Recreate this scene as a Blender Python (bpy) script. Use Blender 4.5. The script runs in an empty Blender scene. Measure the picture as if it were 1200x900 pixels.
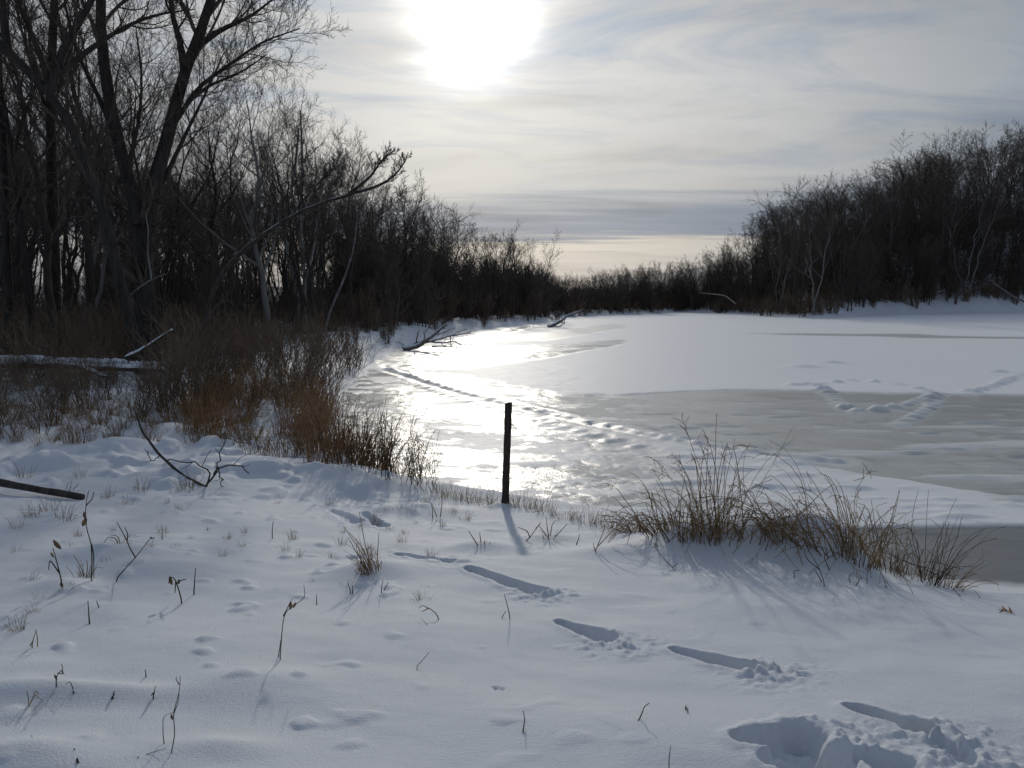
import bpy, math
import numpy as np
from mathutils import Vector

sc = bpy.context.scene
COL = sc.collection
R = math.radians

# ------------------------------------------------------------------ camera
CAM_H = 3.0
PITCH = math.atan(100 / 924.0)
FPX = 924.0
cam_d = bpy.data.cameras.new('camera')
cam_d.sensor_width = 36.0
cam_d.lens = 36.0 * FPX / 1200.0
cam_d.clip_start = 0.05
cam_d.clip_end = 6000.0
cam = bpy.data.objects.new('camera', cam_d)
cam.location = (0, 0, CAM_H)
cam.rotation_euler = (math.pi / 2 - PITCH, 0, 0)
COL.objects.link(cam)
sc.camera = cam

# ------------------------------------------------------------------ light, sky, exposure
SUN_PX = (550.0, 16.0)


def ray(px, py):
    a = (px - 600.0) / FPX
    b = (450.0 - py) / FPX
    cp, sp = math.cos(PITCH), math.sin(PITCH)
    return np.array([a, cp + b * sp, -sp + b * cp])


sd_ = ray(*SUN_PX)
SUN_DIR = sd_ / np.linalg.norm(sd_)
SUN_EL = math.asin(SUN_DIR[2])
SUN_AZ = math.atan2(SUN_DIR[0], SUN_DIR[1])
sun_l = bpy.data.lights.new('sun', 'SUN')
sun_l.energy = 1.15
sun_l.angle = R(1.6)
sun_l.color = (1.0, 0.93, 0.82)
sun = bpy.data.objects.new('sun', sun_l)
sun.rotation_euler = Vector(SUN_DIR.tolist()).to_track_quat('Z', 'Y').to_euler()
COL.objects.link(sun)

sc.view_settings.view_transform = 'Standard'
sc.view_settings.look = 'None'
sc.view_settings.exposure = 0.10
sc.view_settings.gamma = 1.0
sc.view_settings.use_curve_mapping = False
sc.cycles.max_bounces = 5
sc.cycles.diffuse_bounces = 2
sc.cycles.use_adaptive_sampling = True
sc.cycles.adaptive_threshold = 0.02
sc.cycles.glossy_bounces = 2
sc.cycles.transparent_max_bounces = 4
sc.cycles.sample_clamp_indirect = 4.0


class NT:
    """tiny helper for building node trees"""

    def __init__(self, tree):
        self.t = tree
        tree.nodes.clear()

    def n(self, typ, **kw):
        nd = self.t.nodes.new(typ)
        for k, v in kw.items():
            setattr(nd, k, v)
        return nd

    def link(self, a, b):
        self.t.links.new(a, b)

    def put(self, sock, v):
        if hasattr(v, 'is_output') or hasattr(v, 'links'):
            self.t.links.new(v, sock)
        else:
            sock.default_value = v

    def math(self, op, a, b=None, c=None, clamp=False):
        nd = self.n('ShaderNodeMath', operation=op, use_clamp=clamp)
        self.put(nd.inputs[0], a)
        if b is not None:
            self.put(nd.inputs[1], b)
        if c is not None:
            self.put(nd.inputs[2], c)
        return nd.outputs[0]

    def vmath(self, op, a, b=None):
        nd = self.n('ShaderNodeVectorMath', operation=op)
        self.put(nd.inputs[0], a)
        if b is not None:
            self.put(nd.inputs[1], b)
        return nd.outputs['Value'] if op in ('DOT_PRODUCT', 'LENGTH') else nd.outputs[0]

    def mix(self, f, a, b, blend='MIX'):
        nd = self.n('ShaderNodeMix', data_type='RGBA', blend_type=blend)
        self.put(nd.inputs['Factor'], f)
        self.put(nd.inputs['A'], a)
        self.put(nd.inputs['B'], b)
        return nd.outputs['Result'] if False else nd.outputs[2]

    def noise(self, vec, scale, detail=4.0, rough=0.5, dist=0.0):
        nd = self.n('ShaderNodeTexNoise')
        if vec is not None:
            self.link(vec, nd.inputs['Vector'])
        nd.inputs['Scale'].default_value = scale
        nd.inputs['Detail'].default_value = detail
        nd.inputs['Roughness'].default_value = rough
        nd.inputs['Distortion'].default_value = dist
        return nd.outputs['Fac']

    def ramp(self, f, stops, interp='LINEAR'):
        nd = self.n('ShaderNodeValToRGB')
        cr = nd.color_ramp
        cr.interpolation = interp
        while len(cr.elements) < len(stops):
            cr.elements.new(0.5)
        for e, (p, c) in zip(cr.elements, stops):
            e.position = p
            e.color = (c, c, c, 1) if isinstance(c, (int, float)) else (*c, 1)
        self.link(f, nd.inputs[0])
        return nd.outputs[0]

    def mapping(self, vec, scale=(1, 1, 1), rot=(0, 0, 0), loc=(0, 0, 0)):
        nd = self.n('ShaderNodeMapping')
        self.link(vec, nd.inputs[0])
        nd.inputs['Location'].default_value = loc
        nd.inputs['Rotation'].default_value = rot
        nd.inputs['Scale'].default_value = scale
        return nd.outputs[0]


# the Mix node has several sockets named alike, pick them by identifier
def _mix(self, f, a, b, blend='MIX'):
    nd = self.n('ShaderNodeMix', data_type='RGBA', blend_type=blend)
    ins = {s.identifier: s for s in nd.inputs}
    outs = {s.identifier: s for s in nd.outputs}
    self.put(ins['Factor_Float'], f)
    for key, v in (('A_Color', a), ('B_Color', b)):
        if isinstance(v, (tuple, list)) and len(v) == 3:
            v = (*v, 1)
        self.put(ins[key], v)
    return outs['Result_Color']


NT.mix = _mix

world = bpy.data.worlds.new('World')
sc.world = world
world.use_nodes = True
w = NT(world.node_tree)
sky = w.n('ShaderNodeTexSky', sky_type='NISHITA', sun_disc=False)
sky.sun_elevation = SUN_EL
sky.sun_rotation = SUN_AZ
sky.altitude = 200
sky.air_density = 1.2
sky.dust_density = 1.5
tc = w.n('ShaderNodeTexCoord')
dirv = w.vmath('NORMALIZE', tc.outputs['Generated'])
sx = w.n('ShaderNodeSeparateXYZ')
w.link(dirv, sx.inputs[0])
zc = w.math('MAXIMUM', sx.outputs[2], 0.0)
den = w.math('ADD', zc, 0.10)
cx = w.n('ShaderNodeCombineXYZ')
w.link(w.math('DIVIDE', sx.outputs[0], den), cx.inputs[0])
w.link(w.math('DIVIDE', sx.outputs[1], den), cx.inputs[1])
plane = cx.outputs[0]
n_big = w.noise(w.mapping(plane, (0.55, 1.5, 1), (0, 0, R(-14))), 0.9, 5, 0.55, 0.6)
n_str = w.noise(w.mapping(plane, (0.30, 1.9, 1), (0, 0, R(-22)), (3.1, 1.7, 0)), 1.6, 6, 0.6, 0.3)
n_hi = w.noise(w.mapping(plane, (0.9, 1.6, 1), (0, 0, R(20)), (9.1, 4.7, 0)), 1.1, 6, 0.62, 1.0)
# height in the sky, wavered by the streaks: pale near the horizon, a slate bank above it, then thin white cloud
zw = w.math('ADD', zc, w.math('MULTIPLY', w.math('SUBTRACT', n_str, 0.5), 0.085))
K = 10.0
# thin cloud scatters forwards: bright round the sun, dimmer and bluer away from it
cosang = w.vmath('DOT_PRODUCT', dirv, tuple(SUN_DIR.tolist()))
ang = w.math('MULTIPLY', w.math('ARCCOSINE', w.math('MINIMUM', cosang, 0.999999)), 180 / math.pi)
angn = w.math('DIVIDE', ang, 180.0)
lum = w.ramp(angn, [(0.0, (0.60, 0.60, 0.59)), (0.05, (0.53, 0.535, 0.53)), (0.10, (0.43, 0.435, 0.44)), (0.155, (0.31, 0.325, 0.345)), (0.20, (0.235, 0.26, 0.295)),
                    (0.33, (0.205, 0.23, 0.272)), (0.5, (0.175, 0.203, 0.247)), (1.0, (0.16, 0.188, 0.232))])
band = w.ramp(zw, [(0.0, (1.02, 0.98, 0.97)), (0.040, (1.24, 1.18, 1.12)), (0.066, (1.42, 1.33, 1.19)), (0.080, (0.55, 0.63, 0.78)),
                   (0.104, (0.60, 0.68, 0.82)), (0.135, (1.18, 1.16, 1.13)), (0.22, (1.24, 1.23, 1.21)), (0.34, (1.06, 1.07, 1.09)), (0.55, (0.95, 0.98, 1.03)), (1.0, (0.92, 0.97, 1.06))])
veil = w.mix(1.0, lum, band, 'MULTIPLY')
shade = w.ramp(n_big, [(0.28, 0.76), (0.46, 0.96), (0.70, 1.08)])
veil = w.mix(1.0, veil, shade, 'MULTIPLY')
# blue-grey thinner places
thin = w.ramp(n_hi, [(0.46, 0.0), (0.68, 1.0)])
veil = w.mix(w.math('MULTIPLY', thin, w.ramp(zc, [(0.08, 0.0), (0.28, 0.95)])), veil, w.mix(1.0, lum, (0.64, 0.78, 0.99), 'MULTIPLY'))
angw = w.math('MULTIPLY', ang, w.math('ADD', 0.30, w.math('ADD', w.math('MULTIPLY', n_str, 0.80), w.math('MULTIPLY', n_big, 0.60))))


def gauss(nt, x, s):
    return nt.math('EXPONENT', nt.math('MULTIPLY', nt.math('POWER', nt.math('DIVIDE', x, s), 2.0), -1.0))


occv = w.n('ShaderNodeCombineXYZ')
w.link(w.math('MULTIPLY', sx.outputs[0], 5.0), occv.inputs[0])
w.link(w.math('MULTIPLY', w.math('SUBTRACT', sx.outputs[2], w.math('MULTIPLY', sx.outputs[0], 0.06)), 26.0), occv.inputs[1])
occ = w.ramp(w.noise(occv.outputs[0], 1.0, 4, 0.55, 0.5), [(0.36, 0.05), (0.58, 1.0)])
core = w.math('MULTIPLY', w.math('MULTIPLY', gauss(w, angw, 2.8), 4.0), w.math('ADD', w.math('MULTIPLY', occ, 0.75), 0.25))
mid = w.math('MULTIPLY', gauss(w, angw, 6.5), 0.13)
glow = w.math('ADD', core, mid)
gl = w.n('ShaderNodeCombineXYZ')
w.link(glow, gl.inputs[0])
w.link(w.math('MULTIPLY', glow, 0.97), gl.inputs[1])
w.link(w.math('MULTIPLY', glow, 0.91), gl.inputs[2])
veil = w.mix(1.0, veil, gl.outputs[0], 'ADD')
veilK = w.mix(1.0, veil, (K, K, K), 'MULTIPLY')
skymix = w.mix(0.975, sky.outputs[0], veilK)
bg = w.n('ShaderNodeBackground')
w.link(skymix, bg.inputs[0])
bg.inputs[1].default_value = 1.0 / K
wo = w.n('ShaderNodeOutputWorld')
w.link(bg.outputs[0], wo.inputs[0])

# ------------------------------------------------------------------ numpy noise
rng = np.random.default_rng(11)


def hash2(ix, iy, seed):
    h = (ix.astype(np.int64) * 374761393 + iy.astype(np.int64) * 668265263 + seed * 1442695041) & 0xFFFFFFFF
    h = ((h ^ (h >> 13)) * 1274126177) & 0xFFFFFFFF
    h = h ^ (h >> 16)
    return (h & 0xFFFFFF) / float(0xFFFFFF)


def vnoise(x, y, seed=0):
    x = np.asarray(x, float)
    y = np.asarray(y, float)
    ix, iy = np.floor(x), np.floor(y)
    fx, fy = x - ix, y - iy
    ux = fx * fx * fx * (fx * (fx * 6 - 15) + 10)
    uy = fy * fy * fy * (fy * (fy * 6 - 15) + 10)
    a = hash2(ix, iy, seed)
    b = hash2(ix + 1, iy, seed)
    c = hash2(ix, iy + 1, seed)
    d = hash2(ix + 1, iy + 1, seed)
    return (a * (1 - ux) + b * ux) * (1 - uy) + (c * (1 - ux) + d * ux) * uy - 0.5


def fbm(x, y, seed=0, octaves=4, gain=0.5):
    s = 0.0
    amp = 1.0
    for o in range(octaves):
        c, sn = math.cos(0.7 * o), math.sin(0.7 * o)
        s = s + amp * vnoise((x * c - y * sn) * 2 ** o + 17.3 * o, (x * sn + y * c) * 2 ** o - 9.1 * o, seed + o)
        amp *= gain
    return s


def smooth(x, a, b):
    t = np.clip((np.asarray(x, float) - a) / (b - a), 0, 1)
    return t * t * (3 - 2 * t)


def seg_dist(x, y, pts, closed=False):
    """distance to a polyline, and the position along it"""
    pts = np.asarray(pts, float)
    if closed:
        pts = np.vstack([pts, pts[:1]])
    best = np.full(np.shape(x), 1e9)
    along = np.zeros(np.shape(x))
    acc = 0.0
    for (ax, ay), (bx, by) in zip(pts[:-1], pts[1:]):
        dx, dy = bx - ax, by - ay
        L2 = dx * dx + dy * dy + 1e-12
        t = np.clip(((x - ax) * dx + (y - ay) * dy) / L2, 0, 1)
        d = np.hypot(x - ax - t * dx, y - ay - t * dy)
        m = d < best
        best = np.where(m, d, best)
        along = np.where(m, acc + t * math.sqrt(L2), along)
        acc += math.sqrt(L2)
    return best, along


def inside(x, y, pts):
    pts = np.asarray(pts, float)
    res = np.zeros(np.shape(x), bool)
    n = len(pts)
    for i in range(n):
        ax, ay = pts[i]
        bx, by = pts[(i + 1) % n]
        cond = (ay > y) != (by > y)
        xi = (bx - ax) * (y - ay) / (by - ay + 1e-12) + ax
        res ^= cond & (x < xi)
    return res


# ------------------------------------------------------------------ the land
LAKE = np.array([(500, -180), (60, -10), (20, 4.0), (9, 7.0), (6, 7.7), (4.5, 8.1), (3.2, 8.7), (2.2, 9.1), (1, 9.8), (0, 10.2),
                 (-1.0, 10.9), (-2.2, 12.6), (-3.4, 15.5), (-4.3, 20), (-5.2, 25), (-5.8, 31), (-6.6, 39), (-6.5, 47), (-5.2, 58),
                 (-4.0, 68), (-1.0, 83), (3.4, 95), (6.5, 101), (8, 113), (9, 126), (13, 134), (20, 143), (28, 155), (36, 172),
                 (41, 165), (43, 148), (42, 130), (43.5, 119), (47, 117), (57, 130), (70, 143), (85, 153), (112, 170), (160, 198),
                 (500, 330)], float)


def shore(x, y):
    d, _ = seg_dist(x, y, LAKE, True)
    return np.where(inside(x, y, LAKE), -d, d)


MOUNDS = []      # (x, y, rx, ry, h) filled below from where the grass stands


def ground0(x, y):
    x = np.asarray(x, float)
    y = np.asarray(y, float)
    sdn = shore(x, y) + 0.35 * fbm(x * 0.9, y * 0.9, 5, 3) * smooth(y, 3, 12)
    base = np.interp(y, [-40, -5, 0, 2.5, 5.3, 9.0, 12, 30, 90, 200], [1.7, 1.5, 1.45, 1.40, 1.03, 0.64, 0.62, 0.75, 0.8, 0.9])
    base = base + 0.10 * smooth(-x, 1, 6) * smooth(y, 5, 9)
    base = base - 0.62 * smooth(x, 2.3, 4.0) * smooth(y, 3.5, 6.5) * smooth(-y, -16, -12)
    wdt = 0.85 + 0.9 * smooth(x, 3.0, 4.6) * smooth(-y, -14, -10) + 2.2 * smooth(y, 14, 30) + 2.0 * smooth(y, 60, 110)
    s0 = smooth(sdn, 0.0, 1.0) * (0.10 + 0.0 * x)
    s1 = smooth(sdn - 0.45 * smooth(x, 3.0, 4.6) * smooth(-y, -14, -10), 0.02, wdt)
    z = s0 * (1 - s1) + base * s1
    # rougher low banks on the far sides
    far = smooth(y, 18, 34)
    z = z + far * 0.35 * fbm(x * 0.55, y * 0.55, 21, 4) * smooth(sdn, 0.2, 2.5)
    # wooded slope on the right, low rise behind the left wood
    z = z + 19.0 * smooth(x, 40, 135) * smooth(sdn, 1.5, 26) * smooth(y, 60, 110)
    z = z + 5.0 * smooth(-x, 20, 120) * smooth(y, 15, 60)
    z = z + 3.0 * smooth(y, 210, 400)
    z = z + 1.5 * smooth(sdn, 0.8, 6.0) * smooth(x, 46, 56) * smooth(y, 100, 112)
    # the bed below the ice
    z = np.where(sdn < 0, -0.35 * smooth(-sdn, 0, 0.6) - 0.02, z)
    return z


def ground(x, y):
    z = ground0(x, y)
    land = smooth(z, 0.02, 0.25)
    for mx, my, rx, ry, h in MOUNDS:
        z = z + h * np.exp(-((np.asarray(x) - mx) / rx) ** 2 - ((np.asarray(y) - my) / ry) ** 2) * land
    return z


def at_ground(px, py, fn=None):
    fn = fn or ground
    d = ray(px, py)
    t = np.geomspace(1.2, 400, 6000)
    z = CAM_H + d[2] * t
    g = np.maximum(fn(d[0] * t, d[1] * t), 0.0)
    hit = np.argmax(z < g)
    t = t[hit]
    return np.array([d[0] * t, d[1] * t, float(g[hit])])


def at_ice(px, py):
    d = ray(px, py)
    t = CAM_H / -d[2]
    return np.array([d[0] * t, d[1] * t])


def at_depth(px, py, dist):
    """point seen at a pixel, on the upright plane y = dist"""
    d = ray(px, py)
    t = dist / d[1]
    return np.array([d[0] * t, dist, CAM_H + d[2] * t])


# snow humps where the photograph shows them
def mound_px(px, py, rx, ry, h):
    p = at_ground(px, py, ground0)
    MOUNDS.append((p[0], p[1], rx, ry, h))


for a in [(800, 640, 0.30, 0.40, 0.16), (868, 642, 0.45, 0.40, 0.20), (932, 646, 0.40, 0.36, 0.19), (985, 660, 0.30, 0.4, 0.22),
          (1040, 678, 0.42, 0.5, 0.20), (436, 672, 0.28, 0.22, 0.10), (565, 645, 0.25, 0.18, 0.06), (645, 630, 0.35, 0.2, 0.06),
          (405, 560, 0.5, 0.4, 0.13), (445, 572, 0.4, 0.3, 0.08), (140, 525, 0.6, 0.4, 0.16), (75, 690, 0.25, 0.2, 0.07),
          (150, 655, 0.5, 0.22, 0.10), (190, 668, 0.5, 0.2, 0.04), (130, 815, 0.30, 0.12, 0.05), (25, 815, 0.28, 0.15, 0.06),
          (205, 560, 0.5, 0.35, 0.10), (250, 545, 0.5, 0.35, 0.08), (60, 545, 0.7, 0.35, 0.10), (320, 545, 0.6, 0.3, 0.08),
          (195, 505, 0.5, 0.3, 0.15), (255, 880, 0.2, 0.1, 0.03), (300, 800, 0.35, 0.2, 0.04), (720, 650, 0.4, 0.3, 0.06),
          (30, 890, 0.25, 0.12, 0.04), (480, 600, 0.45, 0.25, 0.06), (590, 594, 0.16, 0.10, 0.05)]:
    mound_px(*a)

# ------------------------------------------------------------------ mesh helpers


def mk_mesh(name, V, F, smoothed=True, attrs=None, mat_index=None):
    V = np.ascontiguousarray(V, dtype=np.float32)
    F = np.ascontiguousarray(F, dtype=np.int32)
    me = bpy.data.meshes.new(name)
    me.vertices.add(len(V))
    me.vertices.foreach_set('co', V.ravel())
    k = F.shape[1]
    me.loops.add(F.size)
    me.loops.foreach_set('vertex_index', F.ravel())
    me.polygons.add(len(F))
    me.polygons.foreach_set('loop_start', np.arange(0, F.size, k, dtype=np.int32))
    if smoothed:
        me.polygons.foreach_set('use_smooth', np.ones(len(F), dtype=bool))
    if mat_index is not None:
        me.polygons.foreach_set('material_index', np.asarray(mat_index, dtype=np.int32))
    for k_, v in (attrs or {}).items():
        at = me.attributes.new(k_, 'FLOAT', 'POINT')
        at.data.foreach_set('value', np.ascontiguousarray(v, dtype=np.float32))
    me.update(calc_edges=True)
    return me


def link(name, data, parent=None, mats=()):
    o = bpy.data.objects.new(name, data)
    COL.objects.link(o)
    if parent is not None:
        o.parent = parent
    for m in mats:
        if data is not None and len(data.materials) < len(mats):
            data.materials.append(m)
    return o


def tag(o, label, cat, group=None, kind=None):
    if label:
        o['label'] = label
    if cat:
        o['category'] = cat
    if group:
        o['group'] = group
    if kind:
        o['kind'] = kind
    return o


class Tubes:
    """collects batches of tapered tubes into one mesh"""

    def __init__(self):
        self.V, self.F, self.n = [], [], 0

    def add(self, P, Rr, k=3):
        P = np.asarray(P, float)
        Rr = np.asarray(Rr, float)
        if P.ndim == 2:
            P, Rr = P[None], Rr[None]
        B, n, _ = P.shape
        T = np.gradient(P, axis=1)
        T /= np.linalg.norm(T, axis=2, keepdims=True) + 1e-9
        mean = T.mean(1)
        ref = np.zeros((B, 3))
        ref[np.arange(B), np.argmin(np.abs(mean), axis=1)] = 1.0
        U = ref[:, None, :] - (T * ref[:, None, :]).sum(2, keepdims=True) * T
        U /= np.linalg.norm(U, axis=2, keepdims=True) + 1e-9
        W = np.cross(T, U)
        a = np.arange(k) * 2 * math.pi / k
        ring = U[:, :, None, :] * np.cos(a)[None, None, :, None] + W[:, :, None, :] * np.sin(a)[None, None, :, None]
        V = P[:, :, None, :] + ring * Rr[:, :, None, None]
        idx = np.arange(B * n * k).reshape(B, n, k) + self.n
        a0 = idx[:, :-1, :]
        a1 = np.roll(idx, -1, axis=2)[:, :-1, :]
        b0 = idx[:, 1:, :]
        b1 = np.roll(idx, -1, axis=2)[:, 1:, :]
        self.F.append(np.stack([a0, a1, b1, b0], axis=-1).reshape(-1, 4))
        self.V.append(V.reshape(-1, 3))
        self.n += B * n * k

    def raw(self, V, F):
        self.V.append(np.asarray(V, float))
        self.F.append(np.asarray(F, int) + self.n)
        self.n += len(V)

    def mesh(self, name, smoothed=True):
        return mk_mesh(name, np.concatenate(self.V), np.concatenate(self.F), smoothed)


def resample(pts, n):
    pts = np.asarray(pts, float)
    d = np.r_[0, np.cumsum(np.linalg.norm(np.diff(pts, axis=0), axis=1))]
    t = np.linspace(0, d[-1], n)
    out = np.stack([np.interp(t, d, pts[:, i]) for i in range(pts.shape[1])], axis=1)
    if n > 4:
        s = out.copy()
        s[1:-1] = 0.25 * out[:-2] + 0.5 * out[1:-1] + 0.25 * out[2:]
        out = s
    return out


def unit(v):
    return v / (np.linalg.norm(v, axis=-1, keepdims=True) + 1e-9)


def grow(rg, P, Rr, nch, npts, lr, rr, trange, angs, up=0.15, wob=0.25, taper=0.25, rmin=0.004, lpow=0.5, lmin=0.0):
    """children on a batch of branches: returns (P, R) of the children"""
    B, n, _ = P.shape
    seg = np.linalg.norm(np.diff(P, axis=1), axis=2)
    L = seg.sum(1)
    t = (np.arange(nch)[None] + rg.uniform(0.05, 0.95, (B, nch))) / nch
    t = trange[0] + (trange[1] - trange[0]) * t
    f = t * (n - 1)
    i0 = np.clip(f.astype(int), 0, n - 2)
    fr = (f - i0)[..., None]
    bi = np.arange(B)[:, None]
    S = P[bi, i0] * (1 - fr) + P[bi, i0 + 1] * fr
    T = unit(P[bi, i0 + 1] - P[bi, i0])
    R0 = Rr[bi, i0] * (1 - fr[..., 0]) + Rr[bi, i0 + 1] * fr[..., 0]
    az = (np.arange(nch)[None] * 2.39996 + rg.uniform(0, 6.28, (B, 1)) + rg.normal(0, 0.5, (B, nch)))
    ref = np.where(np.abs(T[..., 2:3]) > 0.9, np.array([1.0, 0, 0]), np.array([0, 0, 1.0]))
    U = unit(np.cross(T, ref))
    W = np.cross(T, U)
    a = np.radians(rg.uniform(angs[0], angs[1], (B, nch)))
    D = T * np.cos(a)[..., None] + (U * np.cos(az)[..., None] + W * np.sin(az)[..., None]) * np.sin(a)[..., None]
    Lc = L[:, None] * lr * rg.uniform(0.6, 1.2, (B, nch)) * (1.0 - lpow * t)
    Lc = np.maximum(Lc, lmin)
    Rc = np.maximum(R0 * rr * rg.uniform(0.75, 1.1, (B, nch)), rmin)
    BB = B * nch
    D = unit(D.reshape(BB, 3))
    S = S.reshape(BB, 3)
    Lc = Lc.reshape(BB)
    Rc = Rc.reshape(BB)
    out = np.zeros((BB, npts, 3))
    out[:, 0] = S
    step = (Lc / (npts - 1))[:, None]
    for k in range(1, npts):
        D = unit(D + rg.normal(0, wob, (BB, 3)) / math.sqrt(npts) + np.array([0, 0, up / npts * 2.0]))
        out[:, k] = out[:, k - 1] + D * step
    prof = np.linspace(1, taper, npts)[None]
    return out, np.maximum(Rc[:, None] * prof, rmin * 0.6)


# ------------------------------------------------------------------ materials


def new_mat(name):
    m = bpy.data.materials.new(name)
    m.use_nodes = True
    nt = NT(m.node_tree)
    out = nt.n('ShaderNodeOutputMaterial')
    p = nt.n('ShaderNodeBsdfPrincipled')
    nt.link(p.outputs[0], out.inputs[0])
    return m, nt, p


def bark(name, dark, light, scale=6.0, snow_top=0.0, snow_thr=0.62, pale=False):
    m, nt, p = new_mat(name)
    tcn = nt.n('ShaderNodeTexCoord')
    v = nt.mapping(tcn.outputs['Object'], (1, 1, 0.25))
    n = nt.noise(v, scale, 6, 0.65)
    col = nt.mix(nt.ramp(n, [(0.32, 0.0), (0.68, 1.0)]), dark, light)
    info = nt.n('ShaderNodeObjectInfo')
    col = nt.mix(1.0, col, nt.ramp(info.outputs['Random'], [(0.0, 0.75), (1.0, 1.25)]), 'MULTIPLY')
    if pale:
        col = nt.mix(nt.ramp(info.outputs['Random'], [(0.80, 0.0), (0.84, 1.0)]), col, nt.mix(n, (0.10, 0.095, 0.088), (0.27, 0.26, 0.25)))
    if snow_top > 0:
        g = nt.n('ShaderNodeNewGeometry')
        s = nt.n('ShaderNodeSeparateXYZ')
        nt.link(g.outputs['Normal'], s.inputs[0])
        nn = nt.noise(tcn.outputs['Object'], 2.2, 3, 0.6)
        f = nt.math('ADD', s.outputs[2], nt.math('MULTIPLY', nt.math('SUBTRACT', nn, 0.5), 1.3))
        f = nt.ramp(f, [(snow_thr - 0.06, 0.0), (snow_thr + 0.06, snow_top)])
        col = nt.mix(f, col, (0.80, 0.83, 0.88))
    nt.link(col, p.inputs['Base Color'])
    p.inputs['Roughness'].default_value = 0.9
    p.inputs['Specular IOR Level'].default_value = 0.15
    b = nt.n('ShaderNodeBump')
    b.inputs['Strength'].default_value = 0.5
    b.inputs['Distance'].default_value = 0.02
    nt.link(n, b.inputs['Height'])
    nt.link(b.outputs[0], p.inputs['Normal'])
    return m


M_BARKD = bark('bark_blackish', (0.028, 0.025, 0.023), (0.085, 0.075, 0.067), 9.0)
M_BARK = bark('bark_dark', (0.032, 0.028, 0.025), (0.085, 0.074, 0.064), pale=True)
M_TWIG = bark('twig_dark', (0.058, 0.049, 0.042), (0.135, 0.113, 0.096), 3.0)
M_PALE = bark('bark_pale', (0.10, 0.095, 0.09), (0.32, 0.31, 0.30), 5.0)
M_ARCH = bark('bark_arching', (0.03, 0.026, 0.024), (0.09, 0.08, 0.07), 6.0, 0.6, 0.60)
M_SNOWBARK = bark('bark_snow_topped', (0.08, 0.075, 0.07), (0.22, 0.205, 0.19), 6.0, 1.0, 0.35)
M_SNOWLOG = bark('log_snow_topped', (0.035, 0.030, 0.026), (0.10, 0.085, 0.07), 6.0, 1.0, 0.15)
M_SHRUB = bark('shrub_stem', (0.085, 0.064, 0.047), (0.21, 0.16, 0.115), 2.0)
M_BRAMBLE = bark('shrub_reddish', (0.09, 0.064, 0.045), (0.21, 0.145, 0.10), 2.0)


def grassmat(name, c1, c2):
    m, nt, p = new_mat(name)
    tcn = nt.n('ShaderNodeTexCoord')
    n = nt.noise(tcn.outputs['Object'], 9.0, 3, 0.6)
    col = nt.mix(nt.ramp(n, [(0.35, 0.0), (0.65, 1.0)]), c1, c2)
    nt.link(col, p.inputs['Base Color'])
    p.inputs['Roughness'].default_value = 0.7
    p.inputs['Specular IOR Level'].default_value = 0.25
    tr = nt.n('ShaderNodeBsdfTranslucent')
    nt.link(col, tr.inputs[0])
    ms = nt.n('ShaderNodeMixShader')
    ms.inputs[0].default_value = 0.45
    nt.link(p.outputs[0], ms.inputs[1])
    nt.link(tr.outputs[0], ms.inputs[2])
    out = [x for x in nt.t.nodes if x.type == 'OUTPUT_MATERIAL'][0]
    nt.link(ms.outputs[0], out.inputs[0])
    return m


M_STRAW = grassmat('grass_straw', (0.22, 0.145, 0.07), (0.46, 0.33, 0.17))
M_ORANGE = grassmat('grass_rust', (0.25, 0.145, 0.078), (0.54, 0.36, 0.20))
M_REED = grassmat('grass_brown', (0.22, 0.155, 0.09), (0.56, 0.42, 0.25))
M_STALK = grassmat('stalk_dark', (0.055, 0.040, 0.030), (0.16, 0.11, 0.07))

# snow
M_SNOW, nt, p = new_mat('snow')
tcn = nt.n('ShaderNodeTexCoord')
at = nt.n('ShaderNodeAttribute', attribute_name='litter')
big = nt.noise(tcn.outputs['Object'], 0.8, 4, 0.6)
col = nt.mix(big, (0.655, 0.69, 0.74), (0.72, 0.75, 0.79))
ln = nt.noise(tcn.outputs['Object'], 1.6, 6, 0.7)
lf = nt.math('MULTIPLY', at.outputs['Fac'], nt.ramp(ln, [(0.36, 0.0), (0.52, 1.0)]))
col = nt.mix(lf, col, (0.055, 0.040, 0.028))
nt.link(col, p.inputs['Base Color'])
p.inputs['Roughness'].default_value = 0.65
p.inputs['Specular IOR Level'].default_value = 0.2
fine = nt.noise(tcn.outputs['Object'], 90, 4, 0.7)
medn = nt.noise(nt.mapping(tcn.outputs['Object'], (1.0, 2.2, 1), (0, 0, R(12))), 7.0, 5, 0.6)
b1 = nt.n('ShaderNodeBump')
b1.inputs['Strength'].default_value = 0.55
b1.inputs['Distance'].default_value = 0.012
nt.link(fine, b1.inputs['Height'])
b2 = nt.n('ShaderNodeBump')
b2.inputs['Strength'].default_value = 0.06
b2.inputs['Distance'].default_value = 0.05
nt.link(medn, b2.inputs['Height'])
nt.link(b1.outputs[0], b2.inputs['Normal'])
nt.link(b2.outputs[0], p.inputs['Normal'])

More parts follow.
